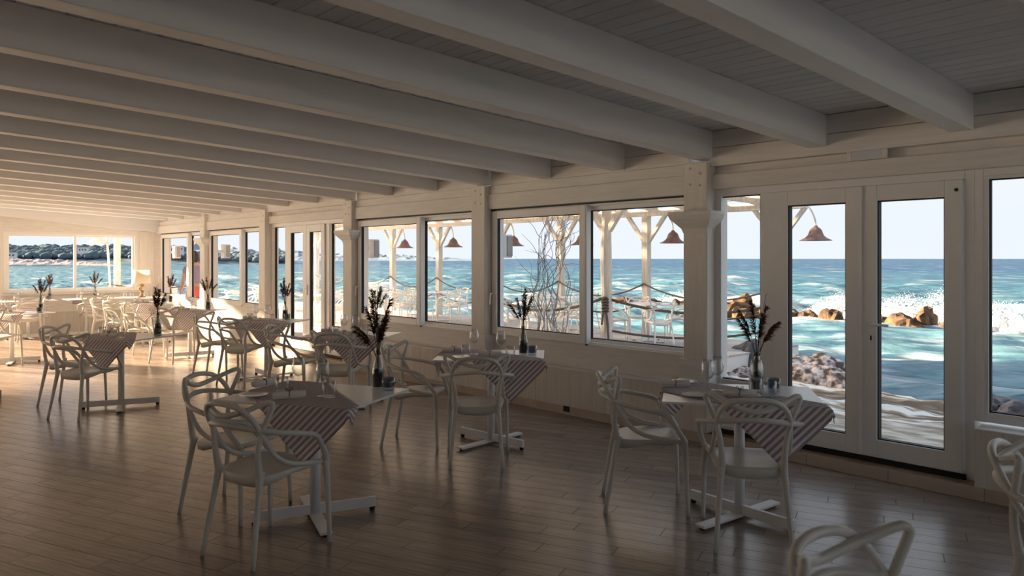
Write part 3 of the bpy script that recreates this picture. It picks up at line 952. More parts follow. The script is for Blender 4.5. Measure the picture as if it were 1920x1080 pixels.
HS = [(31, 452, 7.5, 9, 4, 'long white house on the ridge at the left edge of the far window'), (45, 447, 9, 7, 3.5, 'white house on the ridge left of the pines'),
      (56, 440, 8.6, 11, 3, 'wide low white house on the ridge above the bay'), (37, 424, 3.0, 8, 5, 'pale house by the water at the left edge of the far window'),
      (66, 424, 3.4, 7, 3.2, 'small white house among the shore pines'), (95, 418, 6.2, 6, 3.0, 'white house on the ridge behind the outdoor lamp'),
      (123, 398, 6.0, 7, 3.0, 'white house near the right edge of the far window'), (131, 390, 6.6, 6, 3, 'small white house at the right end of the headland'),
      (112, 389, 2.2, 5, 2.4, 'tiny white boat house at the foot of the headland')]
for x, y, z, w, h, lab in HS:
    w, h, z = w * .75, h * .7, z - 1.2
    hb = MB().box(-w / 2, -3, -3, w / 2, 3, h)
    ho = hb.build('house', M['house'])
    ho.location = (x, y, z); ho.rotation_euler = (0, 0, -.25)
    MB().box(-w / 2 - .2, -3.2, h, w / 2 + .2, 3.2, h + .3).build('roof', M['hill_rock'], ho)
    for q in range(3):
        MB().box(-w / 2 + w * (.16 + .27 * q), -3.05, h * .25, -w / 2 + w * (.30 + .27 * q), -2.95, h * .65).build('window', M['pine'], ho)
    tag(ho, lab, 'house')

# ------------------------------------------------------------------ deck, pergola, ropes, lamps
ZD = -.06
dk_ = MB().box(5.96, 7.06, -.34, 13.72, 26.5, ZD - .03)
deck_o = tag(struct('deck', dk_, M['white_wall']), kind='structure')
n = int((13.75 - 5.96) / .125)
dme = MB().box(-.058, 7.05, ZD - .03, .058, 26.5, ZD).mesh('deck_board', M['deck'])
for i in range(n):
    o = link('deck_board', dme, deck_o)
    o.location = (5.96 + .125 * (i + .5), 0, 0)
for y in (7.6, 11, 15, 19, 23):
    for x in (7.5, 10.5, 13.3):
        MB().box(x - .12, y - .12, -2.0, x + .12, y + .12, -.34).build('deck_pile', M['pergola'], deck_o)
perg = empty('pergola', (13.4, 10.4, ZD))
tag(perg, 'whitewashed timber pergola with slatted roof over the sea deck', 'pergola')
def pb(mb, name, m):
    o = mb.build(name, m, perg)
    o.location = (-13.4, -10.4, -ZD)
    return o
PY = [7.28, 10.4, 13.0, 15.4, 17.96, 20.4, 22.9, 25.4]
ZB = 2.50
for y in PY:
    q = .072
    pb(MB().box(13.4 - q, y - q, ZD, 13.4 + q, y + q, ZB), 'post', M['pergola'])
    for s in (-1, 1):
        pb(MB().bar((13.4, y + s * .04, 1.92), (13.4, y + s * .52, ZB + .02), .07, .08, (1, 0, 0)), 'brace', M['pergola'])
pts = [(10.915, 9.407, z) for z in np.linspace(ZD, 2.56, 14)]
pb(MB().tube([(x + .012 * math.sin(z * 3), y, z) for x, y, z in pts], [.118 - .01 * (z - ZD) + .006 * math.sin(z * 5) for _, _, z in pts], 12), 'round_post', M['pergola'])
for s in (-1, 1):
    pb(MB().bar((10.915, 9.407 + s * .06, 2.1), (10.915, 9.407 + s * .42, 2.56), .10, .10, (1, 0, 0)), 'brace', M['pergola'])
pb(MB().box(13.31, 6.75, ZB, 13.49, 26.5, ZB + .14), 'beam', M['pergola'])
pb(MB().box(10.85, 7.0, ZB + .06, 10.98, 26.5, ZB + .18), 'beam', M['pergola'])
pb(MB().box(6.2, 7.0, ZB + .2, 6.32, 26.5, ZB + .34), 'beam', M['pergola'])
y = 7.0
while y < 26.5:
    pb(MB().bar((6.1, y, ZB + .36), (13.75, y, ZB + .19), .07, .10), 'rafter', M['pergola'])
    y += .85
x = 6.2
while x < 13.8:
    z = ZB + .42 - (x - 6.1) * .0222
    wv = .10 + .035 * math.sin(x * 7)
    pb(MB().box(x - wv / 2, 6.9 + .1 * math.sin(x * 5), z, x + wv / 2, 26.5, z + .02), 'roof_slat', M['slat'])
    x += .165
# white corner post of the house outside the narrow sidelight
pc = MB().box(6.02, 3.90, -.1, 6.16, 4.04, 2.6).build('corner_post', M['pvc'])
tag(pc, 'smooth white corner post just outside the narrow sidelight', 'post')
# ropes
def rope_run(name, pts, r, label, sag, group=None):
    root = empty(name, pts[0])
    for a, b_ in zip(pts[:-1], pts[1:]):
        P = []
        for i in range(17):
            t_ = i / 16
            p = Vector(a).lerp(Vector(b_), t_)
            p.z -= sag * 4 * t_ * (1 - t_)
            P.append(tuple(p - Vector(pts[0])))
        MB().tube(P, r, 8).build('rope_span', M['rope'], root, smooth=True)
    return tag(root, label, 'rope', group)
fence_pts = [(13.30, y, 1.02) for y in PY]
rope_run('rope', fence_pts, .018, 'upper brown rope sagging between the outer deck posts', .30)
rope_run('rope', [(13.30, y, .62) for y in PY], .018, 'lower brown rope sagging between the outer deck posts', .28)
rope_run('rope', [(10.9, 13.3, .88), (10.80, 9.40, .83)], .026, 'thick rope slung left from the knotted round post', .34)
rope_run('rope', [(10.95, 9.30, .80), (13.40, 7.28, .72)], .026, 'thick rope slung right from the knotted round post', .22)
rope_run('rope', [(10.95, 9.30, .22), (13.40, 7.28, .25)], .022, 'low rope near the deck right of the round post', .16)
kn = empty('rope_knot', (10.79, 9.33, .78))
for i in range(5):
    z = .05 - .055 * i
    MB().tube([(.05 * math.cos(a) * (1 + .2 * (i % 2)), .05 * math.sin(a), z + .02 * math.sin(a * 2)) for a in np.linspace(0, 2 * PI, 14)], .022, 8).build('rope_loop', M['rope'], kn, smooth=True)
for i, (dx, dy, l) in enumerate(((.02, -.03, .40), (-.03, .03, .34), (.0, -.06, .75))):
    MB().tube(spline([(0, 0, -.1), (dx, dy, -.1 - l * .5), (dx * 1.5, dy * 1.5, -.1 - l)], 5), .018, 8).build('rope_end', M['rope'], kn, smooth=True)
tag(kn, 'bundled rope knot tied round the near white deck post', 'rope')
# gooseneck lamps
def lamp(x, y, label, first=[None]):
    if first[0] is None:
        r_ = empty('gooseneck_lamp', (x, y, 1.90))
        MB().tube(spline([(0, .72, .50), (0, .60, .62), (0, .38, .72), (0, .14, .62), (0, .02, .40), (0, 0, .22)], 6), .016, 8).build('arm', M['pergola'], r_, smooth=True)
        pr = [(.03, .27), (.042, .24), (.075, .222), (.105, .185), (.122, .135), (.145, .085), (.19, .045), (.245, .018), (.285, .0), (.28, -.004), (.17, .045), (.11, .12), (.02, .2)]
        MB().lathe(pr, 20, cap0=True).build('lamp_shade', M['rust'], r_, smooth=True)
        MB().lathe([(.0, .0), (.03, .01), (.036, .05), (.02, .11), (.0, .12)], 10).build('bulb', M['lamp_p'], r_, smooth=True)
        first[0] = r_
    else:
        r_ = copy_tree(first[0])
        r_.location = (x, y, 1.90)
    tag(r_, label, 'lamp', 'rusty bell lamps along the pergola')
for y, lab in ((7.28, 'rusty bell-shaped pergola lamp seen through the left door leaf'), (10.4, 'rusty bell-shaped lamp right of the roped posts, by the capital'),
               (13.0, 'rusty bell lamp half hidden by the sash bar of the wide window'), (15.4, 'rusty bell lamp behind the willow twigs'),
               (17.96, 'rusty bell lamp in the right half of the second window'), (20.4, 'rusty bell lamp half hidden by the sash bar of the second window'), (22.9, 'farthest rusty bell lamp at the left of the second window')):
    lamp(13.35, y - .74, lab)
# lamp and poles on the far terrace
ft = MB().box(-9, YF + .3, -.5, 9, 27.5, -.06)
struct('terrace', ft, M['white_wall'])
ft = MB().box(1.5, 26.9, -.06, 9, 27.1, .62)
struct('terrace_parapet', ft, M['white_wall'])
tp = MB().box(6.82, 26.0, -.06, 6.98, 26.16, 3.2).build('white_post', M['pergola'])
tag(tp, 'thick white post outside the right pane of the far window', 'post')
lp = empty('hooded_lamp', (6.1, 24.1, -.06))
MB().tube(spline([(.12, 0, 0), (.06, 0, 1.4), (0, 0, 2.2), (-.08, 0, 2.55), (-.2, 0, 2.52), (-.26, 0, 2.26)], 5), .03, 8).build('pole', M['pergola'], lp, smooth=True)
MB().lathe([(.03, .22), (.1, .18), (.2, .06), (.33, 0), (.30, 0), (.05, .12)], 18, (-.26, 0, 2.05)).build('lamp_shade', M['pergola'], lp, smooth=True)
tag(lp, 'white hooded lamp on a slim pole outside the far window', 'lamp')
rope_run('rope', [(6.1, 24.1, .85), (8.6, 24.4, .75)], .02, 'thin rope hanging right of the hooded lamp outside the far window', .12)
# speakers outside each window bay
def speaker(y, label, first=[None]):
    if first[0] is None:
        r_ = empty('outdoor_speaker', (6.12, y, 1.72))
        MB().box(-.07, -.08, -.14, .07, .08, .14).build('cabinet', M['metal'], r_, bevel=.012)
        MB().box(-.02, -.095, -.12, .058, -.08, .12).build('grille', M['grey_st'], r_)
        MB().box(-.17, -.02, -.02, -.07, .02, .02).build('bracket', M['metal'], r_)
        first[0] = r_
    else:
        r_ = copy_tree(first[0]); r_.location = (6.12, y, 1.72)
    tag(r_, label, 'speaker', 'speakers outside the windows')
for y, lab in ((6.7, 'white speaker outside the left edge of the wide window'), (9.66, 'white speaker outside the left edge of the second window'),
               (15.25, 'white speaker outside the third window, left pane'), (18.15, 'white speaker outside the last window before the corner')):
    speaker(y + .2, lab)
# twisted willow outside the wide window
wt = empty('twisted_willow', (6.75, 6.75, 0.0))
MB().lathe([(.0, 0), (.15, 0), (.19, .32), (.205, .34), (.19, .34), (.15, .05)], 18).build('pot', M['grey_st'], wt, smooth=True)
rw = random.Random(21)
for i in range(16):
    p = Vector((rw.uniform(-.05, .05), rw.uniform(-.05, .05), .25))
    d = Vector((rw.uniform(-.15, .35), rw.uniform(-.75, .25), 1)).normalized()
    pts = [tuple(p)]
    ph = rw.uniform(0, 6)
    nst = rw.randint(26, 40)
    for k in range(nst):
        d = (d + Vector((math.sin(ph + k * .9) * .42, math.cos(ph * 1.7 + k * 1.05) * .50, math.sin(ph + k * .7) * .25 + (.17 if k < 22 else -.03)))).normalized()
        p = p + d * .085
        pts.append(tuple(p))
    sm = spline(pts, 3)
    br = MB().tube(sm, [.0068 * (1 - .8 * j / len(sm)) for j in range(len(sm))], 5)
    for q in range(4):
        k0 = rw.randint(5, nst - 4)
        p2 = Vector(pts[k0]); d2 = Vector((rw.uniform(-1, 1), rw.uniform(-1, 1), rw.uniform(.1, 1))).normalized()
        tw = [tuple(p2)]
        for k in range(8):
            d2 = (d2 + Vector((rw.uniform(-.5, .5), rw.uniform(-.5, .5), rw.uniform(-.35, .4)))).normalized()
            p2 = p2 + d2 * .06; tw.append(tuple(p2))
        tw = spline(tw, 2)
        br.tube(tw, [.0045 * (1 - .7 * j / len(tw)) for j in range(len(tw))], 4)
    br.build('branch', M['willow'], wt, smooth=True)
tag(wt, 'leafless twisted willow branches in a pot outside the wide window', 'plant')

# ------------------------------------------------------------------ chairs
def mirror_path(half, n=6):
    """half path ends on x=0; returns the whole mirrored path"""
    full = list(half) + [(-p[0], *p[1:]) for p in reversed(half[:-1])]
    return spline(full, n)
WING = [(.160, -.185, .44, .020), (.166, -.203, .56, .0165), (.190, -.200, .68, .0145), (.232, -.182, .785, .0145), (.243, -.176, .818, .0145), (.236, -.180, .835, .0145), (.205, -.200, .832, .0145), (.115, -.262, .790, .015), (0, -.288, .764, .0155)]
ARCH = [(.214, .20, .452, .0145), (.214, .09, .466, .014), (.208, -.03, .492, .014), (.200, -.12, .55, .014), (.192, -.19, .655, .0142), (.174, -.245, .752, .0145), (.115, -.285, .812, .015), (0, -.300, .830, .0155)]
ARM = [(.226, .222, .45, .018), (.250, .18, .52, .0155), (.270, .10, .62, .0148), (.276, -.02, .655, .0148), (.252, -.12, .675, .0148), (.188, -.21, .695, .0148), (.09, -.270, .713, .0152), (0, -.286, .72, .0155)]
def make_chair():
    r_ = empty('armchair')
    # seat
    n, rings = 40, 7
    V, F = [], []
    def outline(a):
        ca, sa = math.cos(a), math.sin(a)
        e_ = 2 / 3.6
        x = math.copysign(abs(ca) ** e_, ca); y = math.copysign(abs(sa) ** e_, sa)
        w = .205 + .020 * y
        return x * w, y * .205 + .008
    prof = [(0.0, .444), (.45, .446), (.80, .452), (.97, .459), (1.0, .452), (.985, .436), (.86, .424), (0.0, .418)]
    for t_, z in prof:
        for k in range(n):
            x, y = outline(2 * PI * k / n)
            dip = -.012 * max(0, -y / .2) if t_ > .7 else 0
            zz = z + dip - (.035 * max(0, -y / .2) if (t_ > .8 and z < .445) else 0)
            V.append((x * t_, (y - .008) * t_ + .008, zz))
    for i in range(len(prof) - 1):
        for k in range(n):
            k2 = (k + 1) % n
            F.append((i * n + k2, i * n + k, (i + 1) * n + k, (i + 1) * n + k2))
    sm = MB().add(V, F)
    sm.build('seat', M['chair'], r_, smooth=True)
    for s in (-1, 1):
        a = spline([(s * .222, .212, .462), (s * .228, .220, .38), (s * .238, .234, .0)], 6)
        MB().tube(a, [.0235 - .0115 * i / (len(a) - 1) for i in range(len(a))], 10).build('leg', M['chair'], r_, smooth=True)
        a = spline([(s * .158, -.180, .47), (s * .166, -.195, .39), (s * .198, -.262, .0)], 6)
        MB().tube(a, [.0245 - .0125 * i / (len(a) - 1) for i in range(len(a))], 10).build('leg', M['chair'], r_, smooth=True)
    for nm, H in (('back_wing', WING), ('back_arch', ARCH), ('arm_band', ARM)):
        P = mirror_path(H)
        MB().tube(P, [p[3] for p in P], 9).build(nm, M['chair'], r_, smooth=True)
    return r_
chair0 = make_chair()
used = [False]
def chair(x, y, face, label, group, z=0.0):
    """face: direction the sitter looks, degrees from +X"""
    if not used[0]:
        o = chair0; used[0] = True
    else:
        o = copy_tree(chair0)
    o.location = (x, y, z)
    o.rotation_euler = (0, 0, R(face - 90))
    tag(o, label, 'chair', group)
    return o

# ------------------------------------------------------------------ tables and what stands on them
TL, TW, TH = .90, .72, .75
def make_table():
    r_ = empty('dining_table')
    MB().box(-TL / 2, -TW / 2, TH - .014, TL / 2, TW / 2, TH).build('tabletop', M['table'], r_, bevel=.002)
    MB().box(-.16, -.16, TH - .022, .16, .16, TH - .014).build('top_plate', M['metal'], r_)
    MB().lathe([(.031, .02), (.031, TH - .02)], 18, cap0=True, cap1=True).build('pedestal', M['metal'], r_, smooth=True)
    ft = empty('foot_cross'); ft.parent = r_
    Mx = None
    MB().box(-.37, -.013, .022, .37, .013, .082).build('raised_bar', M['metal'], ft, bevel=.002)
    MB().box(-.035, -.37, .014, .035, .37, .030).build('flat_bar', M['metal'], ft, bevel=.002)
    for x, y in ((-.35, 0), (.35, 0), (0, -.345), (0, .345)):
        MB().lathe([(.016, 0), (.018, .016), (.016, .024)], 10, (x, y, 0), cap0=True, cap1=True).build('foot_pad', M['black'], ft)
    return r_
table0 = make_table()
tused = [False]
def table(x, y, rot, foot, label, group, z=0.0):
    if not tused[0]:
        o = table0; tused[0] = True
    else:
        o = copy_tree(table0)
    o.location = (x, y, z)
    o.rotation_euler = (0, 0, R(rot))
    for ch in o.children:
        if ch.name.startswith('foot_cross'): ch.rotation_euler = (0, 0, R(foot))
    tag(o, label, 'table', group)
    return o

def runner_mesh(seed, start=(.37, -.52), ang=135.0, width=.50, length=1.34):
    rr = random.Random(seed)
    nu, nv = 68, 26
    ca, sa = math.cos(R(ang)), math.sin(R(ang))
    V, UV = [], []
    ph = rr.uniform(0, 6)
    for i in range(nu + 1):
        for j in range(nv + 1):
            u = length * i / nu; v = width * (j / nv - .5)
            x = start[0] + u * ca - v * sa
            y = start[1] + u * sa + v * ca
            cx, cy = max(-TL / 2, min(TL / 2, x)), max(-TW / 2, min(TW / 2, y))
            dx, dy = x - cx, y - cy
            h = math.hypot(dx, dy)
            if h < 1e-6:
                V.append((x, y, TH + .0022 + .0012 * math.sin(u * 9 + ph)))
            else:
                ox, oy = dx / h, dy / h
                corner = min(abs(dx), abs(dy)) / (h + 1e-9)
                al = math.atan2(dy, dx)
                wave = .018 * math.sin(al * 9 + ph) * min(1, h / .12) * (1 if corner > .03 else .25) + .008 * math.sin((x - y) * 16 + ph) * min(1, h / .15)
                out = .006 + min(h, .02) * .3 + h * (.10 + .30 * corner) + wave
                V.append((cx + ox * out, cy + oy * out, TH + .0022 - max(0, h - .006) * (.985 - .10 * corner)))
            UV.append((u, v))
    F = [(i * (nv + 1) + j, (i + 1) * (nv + 1) + j, (i + 1) * (nv + 1) + j + 1, i * (nv + 1) + j + 1) for i in range(nu) for j in range(nv)]
    me = bpy.data.meshes.new('table_runner')
    me.from_pydata(V, [], F)
    uvl = me.uv_layers.new(name='UVMap')
    lv = np.zeros(len(me.loops), dtype=np.int32)
    me.loops.foreach_get('vertex_index', lv)
    uvl.data.foreach_set('uv', np.array(UV)[lv].astype(np.float32).ravel())
    me.materials.append(M['stripe'])
    me.polygons.foreach_set('use_smooth', [True] * len(F))
    return me
def runner(x, y, rot, label, seed, **k):
    o = link('table_runner', runner_mesh(seed, **k))
    so = o.modifiers.new('thickness', 'SOLIDIFY'); so.thickness = .0018; so.offset = 1
    o.location = (x, y, 0)
    o.rotation_euler = (0, 0, R(rot))
    tag(o, label, 'tablecloth', 'striped table runners')
    return o

class Proto:
    def __init__(s, maker): s.o, s.maker, s.first = None, maker, True
    def put(s, x, y, z, rz, label, cat, group, scale=1.0):
        if s.o is None: s.o = s.maker()
        o = s.o if s.first else copy_tree(s.o)
        s.first = False
        o.location = (x, y, z); o.rotation_euler = (0, 0, rz); o.scale = (scale,) * 3
        tag(o, label, cat, group)
        return o
def mk_wine():
    r_ = empty('wine_glass')
    MB().lathe([(.0, .001), (.034, .001), (.034, .003), (.012, .006), (.006, .010)], 20).build('foot', M['clear'], r_, smooth=True)
    MB().lathe([(.006, .010), (.004, .03), (.0038, .075), (.006, .092)], 12).build('stem', M['clear'], r_, smooth=True)
    MB().lathe([(.006, .092), (.020, .098), (.034, .115), (.0405, .138), (.040, .160), (.035, .187), (.029, .212), (.0282, .2125), (.034, .187), (.039, .160), (.0395, .139), (.033, .116), (.018, .100), (.0, .097)], 24).build('bowl', M['clear'], r_, smooth=True)
    return r_
def mk_tumbler():
    r_ = empty('water_glass')
    MB().lathe([(.0, .0), (.036, .0), (.037, .004), (.0395, .05), (.038, .092), (.0368, .0925), (.0378, .05), (.035, .012), (.0, .010)], 24).build('tumbler', M['clear'], r_, smooth=True)
    return r_
def mk_candle():
    r_ = empty('candle_glass')
    n = 36
    b_ = MB()
    prof = [(.0, 0), (.033, 0), (.037, .01), (.040, .045), (.041, .078), (.037, .078), (.034, .02), (.0, .016)]
    V, F = [], []
    for r, z in prof:
        for k in range(n):
            rr_ = r * (1 + (.03 if k % 2 else -.02)) if .005 < z < .075 and r > .035 else r
            V.append((rr_ * math.cos(2 * PI * k / n), rr_ * math.sin(2 * PI * k / n), z))
    for i in range(len(prof) - 1):
        for k in range(n):
            k2 = (k + 1) % n
            F.append((i * n + k, i * n + k2, (i + 1) * n + k2, (i + 1) * n + k))
    b_.add(V, F).build('ribbed_glass', M['bluegl'], r_, smooth=True)
    c_ = MB().lathe([(.0, .018), (.026, .018), (.026, .046), (.0, .045)], 16).build('candle', M['candle'], r_, smooth=True)
    MB().tube([(0, 0, .045), (.001, 0, .055)], .0012, 5).build('wick', M['black'], c_)
    return r_
def mk_vase():
    r_ = empty('bottle_vase')
    MB().lathe([(.0, 0), (.036, 0), (.038, .006), (.0375, .10), (.034, .145), (.022, .185), (.0145, .205), (.0135, .225), (.017, .230), (.017, .238), (.0145, .240), (.0118, .225), (.019, .185), (.031, .145), (.0345, .10), (.0345, .010), (.0, .008)], 24).build('bottle', M['bottle'], r_, smooth=True)
    MB().lathe([(.0, .011), (.034, .011), (.0342, .10), (.0335, .118), (.02, .122), (.0, .121)], 18).build('seed_filling', M['dark_fill'], r_, smooth=True)
    MB().tube([(.0165 * math.cos(a), .0165 * math.sin(a), .218 + .003 * math.sin(2 * a)) for a in np.linspace(0, 2 * PI, 16)], .003, 6).build('neck_twine', M['twine'], r_, smooth=True)
    return r_
def mk_napkin():
    r_ = empty('rolled_napkin')
    pr = [(.0, -.095), (.018, -.095), (.022, -.09), (.0235, -.03), (.0205, 0), (.0235, .03), (.022, .09), (.018, .095), (.0, .095)]
    b_ = MB().lathe(pr, 16)
    b_.v = [(z, x, y * .85 + .0205) for x, y, z in b_.v]
    o = b_.build('napkin_roll', M['napkin'], r_, smooth=True)
    MB().box(-.09, -.026, .0005, .085, -.006, .006).build('napkin_flap', M['napkin'], r_, bevel=.002)
    MB().tube([(.002 * math.sin(a), .0228 * math.cos(a), .0205 + .0200 * math.sin(a)) for a in np.linspace(0, 2 * PI, 16)], .0025, 6).build('twine', M['twine'], r_, smooth=True)
    for s in (-1, 1):
        MB().tube(spline([(0, 0, .040), (s * .012, .006, .056), (s * .022, .0, .052), (s * .006, 0, .041)], 4), .0018, 5).build('twine_bow', M['twine'], r_, smooth=True)
    return r_
def mk_plate():
    r_ = empty('side_plate')
    MB().lathe([(.0, .0), (.045, .0), (.052, .003), (.082, .011), (.083, .013), (.080, .0135), (.052, .006), (.0, .005)], 32).build('plate', M['china'], r_, smooth=True)
    return r_
def reed_mesh(seed, length, plume, spread):
    """one dried reed: thin stem and a drooping feathery plume of fine blades"""
    rr = random.Random(seed)
    a = rr.uniform(0, 2 * PI)
    lean = spread
    P = []
    for i in range(13):
        t_ = i / 12
        r = lean * (t_ ** 1.7)
        P.append((r * math.cos(a), r * math.sin(a), length * t_ - .35 * lean * t_ ** 3 * (1 if plume else 0)))
    st = MB().tube(P, [.0022 * (1 - .55 * i / 12) for i in range(13)], 5)
    bl = MB()
    if plume:
        for i in range(150):
            t_ = rr.uniform(.52, 1.0)
            k_ = t_ * 12; i0 = min(11, int(k_)); f_ = k_ - i0
            p = Vector(P[i0]).lerp(Vector(P[i0 + 1]), f_)
            tang = (Vector(P[i0 + 1]) - Vector(P[i0])).normalized()
            q = Vector((rr.gauss(0, 1), rr.gauss(0, 1), rr.gauss(0, .5))).normalized()
            d = (tang * .9 + q * .55 + Vector((math.cos(a) * .3, math.sin(a) * .3, -.35))).normalized()
            l = rr.uniform(.025, .065) * (1.25 - t_ * .55)
            s = d.cross(Vector((rr.uniform(-1, 1), rr.uniform(-1, 1), rr.uniform(-1, 1)))).normalized() * .0023
            e_ = p + d * l + Vector((0, 0, -l * .18))
            m_ = p + d * l * .5
            n0 = d.cross(s).normalized() * .0012
            bl.add([p - s * .6, p + s * .6, m_ + s, m_ - s, e_, m_ + n0], [(0, 1, 2, 5), (0, 5, 3), (3, 5, 4), (5, 2, 4), (1, 0, 3), (1, 3, 2), (2, 3, 4)])
    return st, bl
def mk_bouquet(seed, lengths):
    r_ = empty('dried_reeds')
    for i, (l, pl, sp_) in enumerate(lengths):
        st, bl = reed_mesh(seed * 31 + i, l, pl, sp_)
        s_ = st.build('stem', M['grass'], r_, smooth=True)
        if pl: bl.build('plume', M['grass'], s_)
    return r_
LN = [[(.50, True, .05), (.47, True, .08), (.40, True, .13), (.38, True, .15), (.34, True, .17), (.33, True, .16), (.36, True, .12), (.44, True, .04), (.52, False, .02), (.30, True, .15), (.42, True, .10)],
      [(.44, True, .03), (.46, False, .02), (.42, True, .07), (.36, True, .12), (.40, True, .10), (.33, True, .14), (.48, False, .06), (.37, True, .05), (.35, True, .13)],
      [(.44, False, .03), (.40, True, .04), (.38, True, .08), (.36, True, .11), (.42, False, .01), (.33, True, .13), (.34, True, .10), (.38, True, .06)]]
P_wine, P_tum, P_can, P_vase, P_nap, P_pl = [Proto(q) for q in (mk_wine, mk_tumbler, mk_candle, mk_vase, mk_napkin, mk_plate)]
P_bq = [Proto(lambda i=i: mk_bouquet(i + 3, LN[i])) for i in range(3)]

ZT = TH + .001
ZC = TH + .0052
# table specs: x, y, rot, foot rotation, place words, items in room coordinates
T = [
 dict(x=2.224, y=4.233, r=-62, f=44, w='the nearest left table', bq=0, bqz=2.0,
      vase=(2.611, 4.141), can=(2.622, 4.041), wine=[(2.177, 4.355), (2.202, 4.099)], tum=[(2.089, 4.396), (2.215, 4.045)], nap=[(2.111, 4.70, 20), (2.031, 4.185, -20)], pl=[(1.898, 4.375)]),
 dict(x=4.132, y=2.504, r=-55, f=-40, w='the table by the double doors', bq=1, bqz=2.3,
      vase=(4.289, 2.478), can=(4.367, 2.407), wine=[(4.107, 2.643), (3.94, 2.60), (4.121, 2.384)], tum=[(4.156, 2.318), (4.19, 2.43)], nap=[(4.05, 2.915, -40), (4.04, 2.445, -60)], pl=[(4.215, 2.96), (3.845, 2.62)]),
 dict(x=4.233, y=4.936, r=-45, f=-40, w='the middle table under the wide window', bq=1, bqz=.4,
      vase=(4.46, 4.778), can=(4.49, 4.70), wine=[(4.125, 5.032), (4.2, 4.773)], tum=[(4.05, 5.055), (4.243, 4.70)], nap=[(4.097, 5.27, -45), (4.145, 4.85, -40)], pl=[(3.89, 4.92)]),
 dict(x=2.358, y=8.767, r=-62, f=44, w='the left table with dark backlit chairs', bq=2, bqz=.8, vase=(2.679, 8.612), can=(2.65, 8.53)),
 dict(x=4.251, y=7.281, r=-54, f=44, w='the second window table behind the big reeds', bq=2, bqz=2.8, wine=[(4.187, 7.322), (4.222, 7.137)], tum=[(4.111, 7.36), (4.30, 7.09)]),
 dict(x=4.374, y=9.666, r=-52, f=-40, w='the window table by the narrow double door', bq=1, bqz=4.1, vase=(4.66, 9.72), can=(4.64, 9.62)),
 dict(x=4.377, y=12.498, r=-52, f=44, w='the fourth window table from the front', bq=2, bqz=5.0, vase=(4.632, 12.42), can=(4.60, 12.33)),
 dict(x=2.136, y=13.585, r=-60, f=44, w='the table cut by the left photo edge', bq=2, bqz=1.4, vase=(2.494, 13.50), can=(2.46, 13.40)),
 dict(x=4.534, y=15.055, r=-52, f=44, w='the table near the far corner', bq=2, bqz=3.3, vase=(4.85, 14.86)),
 dict(x=3.023, y=17.50, r=0, f=0, w='the left table under the far window', bq=2, bqz=3.9, vase=(3.40, 17.55)),
 dict(x=4.104, y=17.50, r=0, f=0, w='the right table under the far window', bq=1, bqz=1.9, vase=(4.22, 17.55)),
]
LOC = dict(vase=(.27, .05), can=(.33, -.03), wine=[(-.14, -.01), (.09, -.14)], tum=[(-.21, -.05), (.16, -.15)], nap=[(-.33, .17, 10), (-.02, -.14, 5)], pl=[(-.26, -.25)])
TD = ['white pedestal table nearest the camera on the left', 'white pedestal table beside the double glass doors', 'white pedestal table under the wide window in the middle',
      'white table at the left with two dark backlit chairs', 'white window table behind the big brown reeds', 'white window table next to the narrow double door',
      'white window table fourth from the front, seen behind the dark reeds', 'white table cut off by the left photo edge', 'white table near the far corner with three chairs on its left',
      'white table under the left half of the far window', 'white table under the right half of the far window']
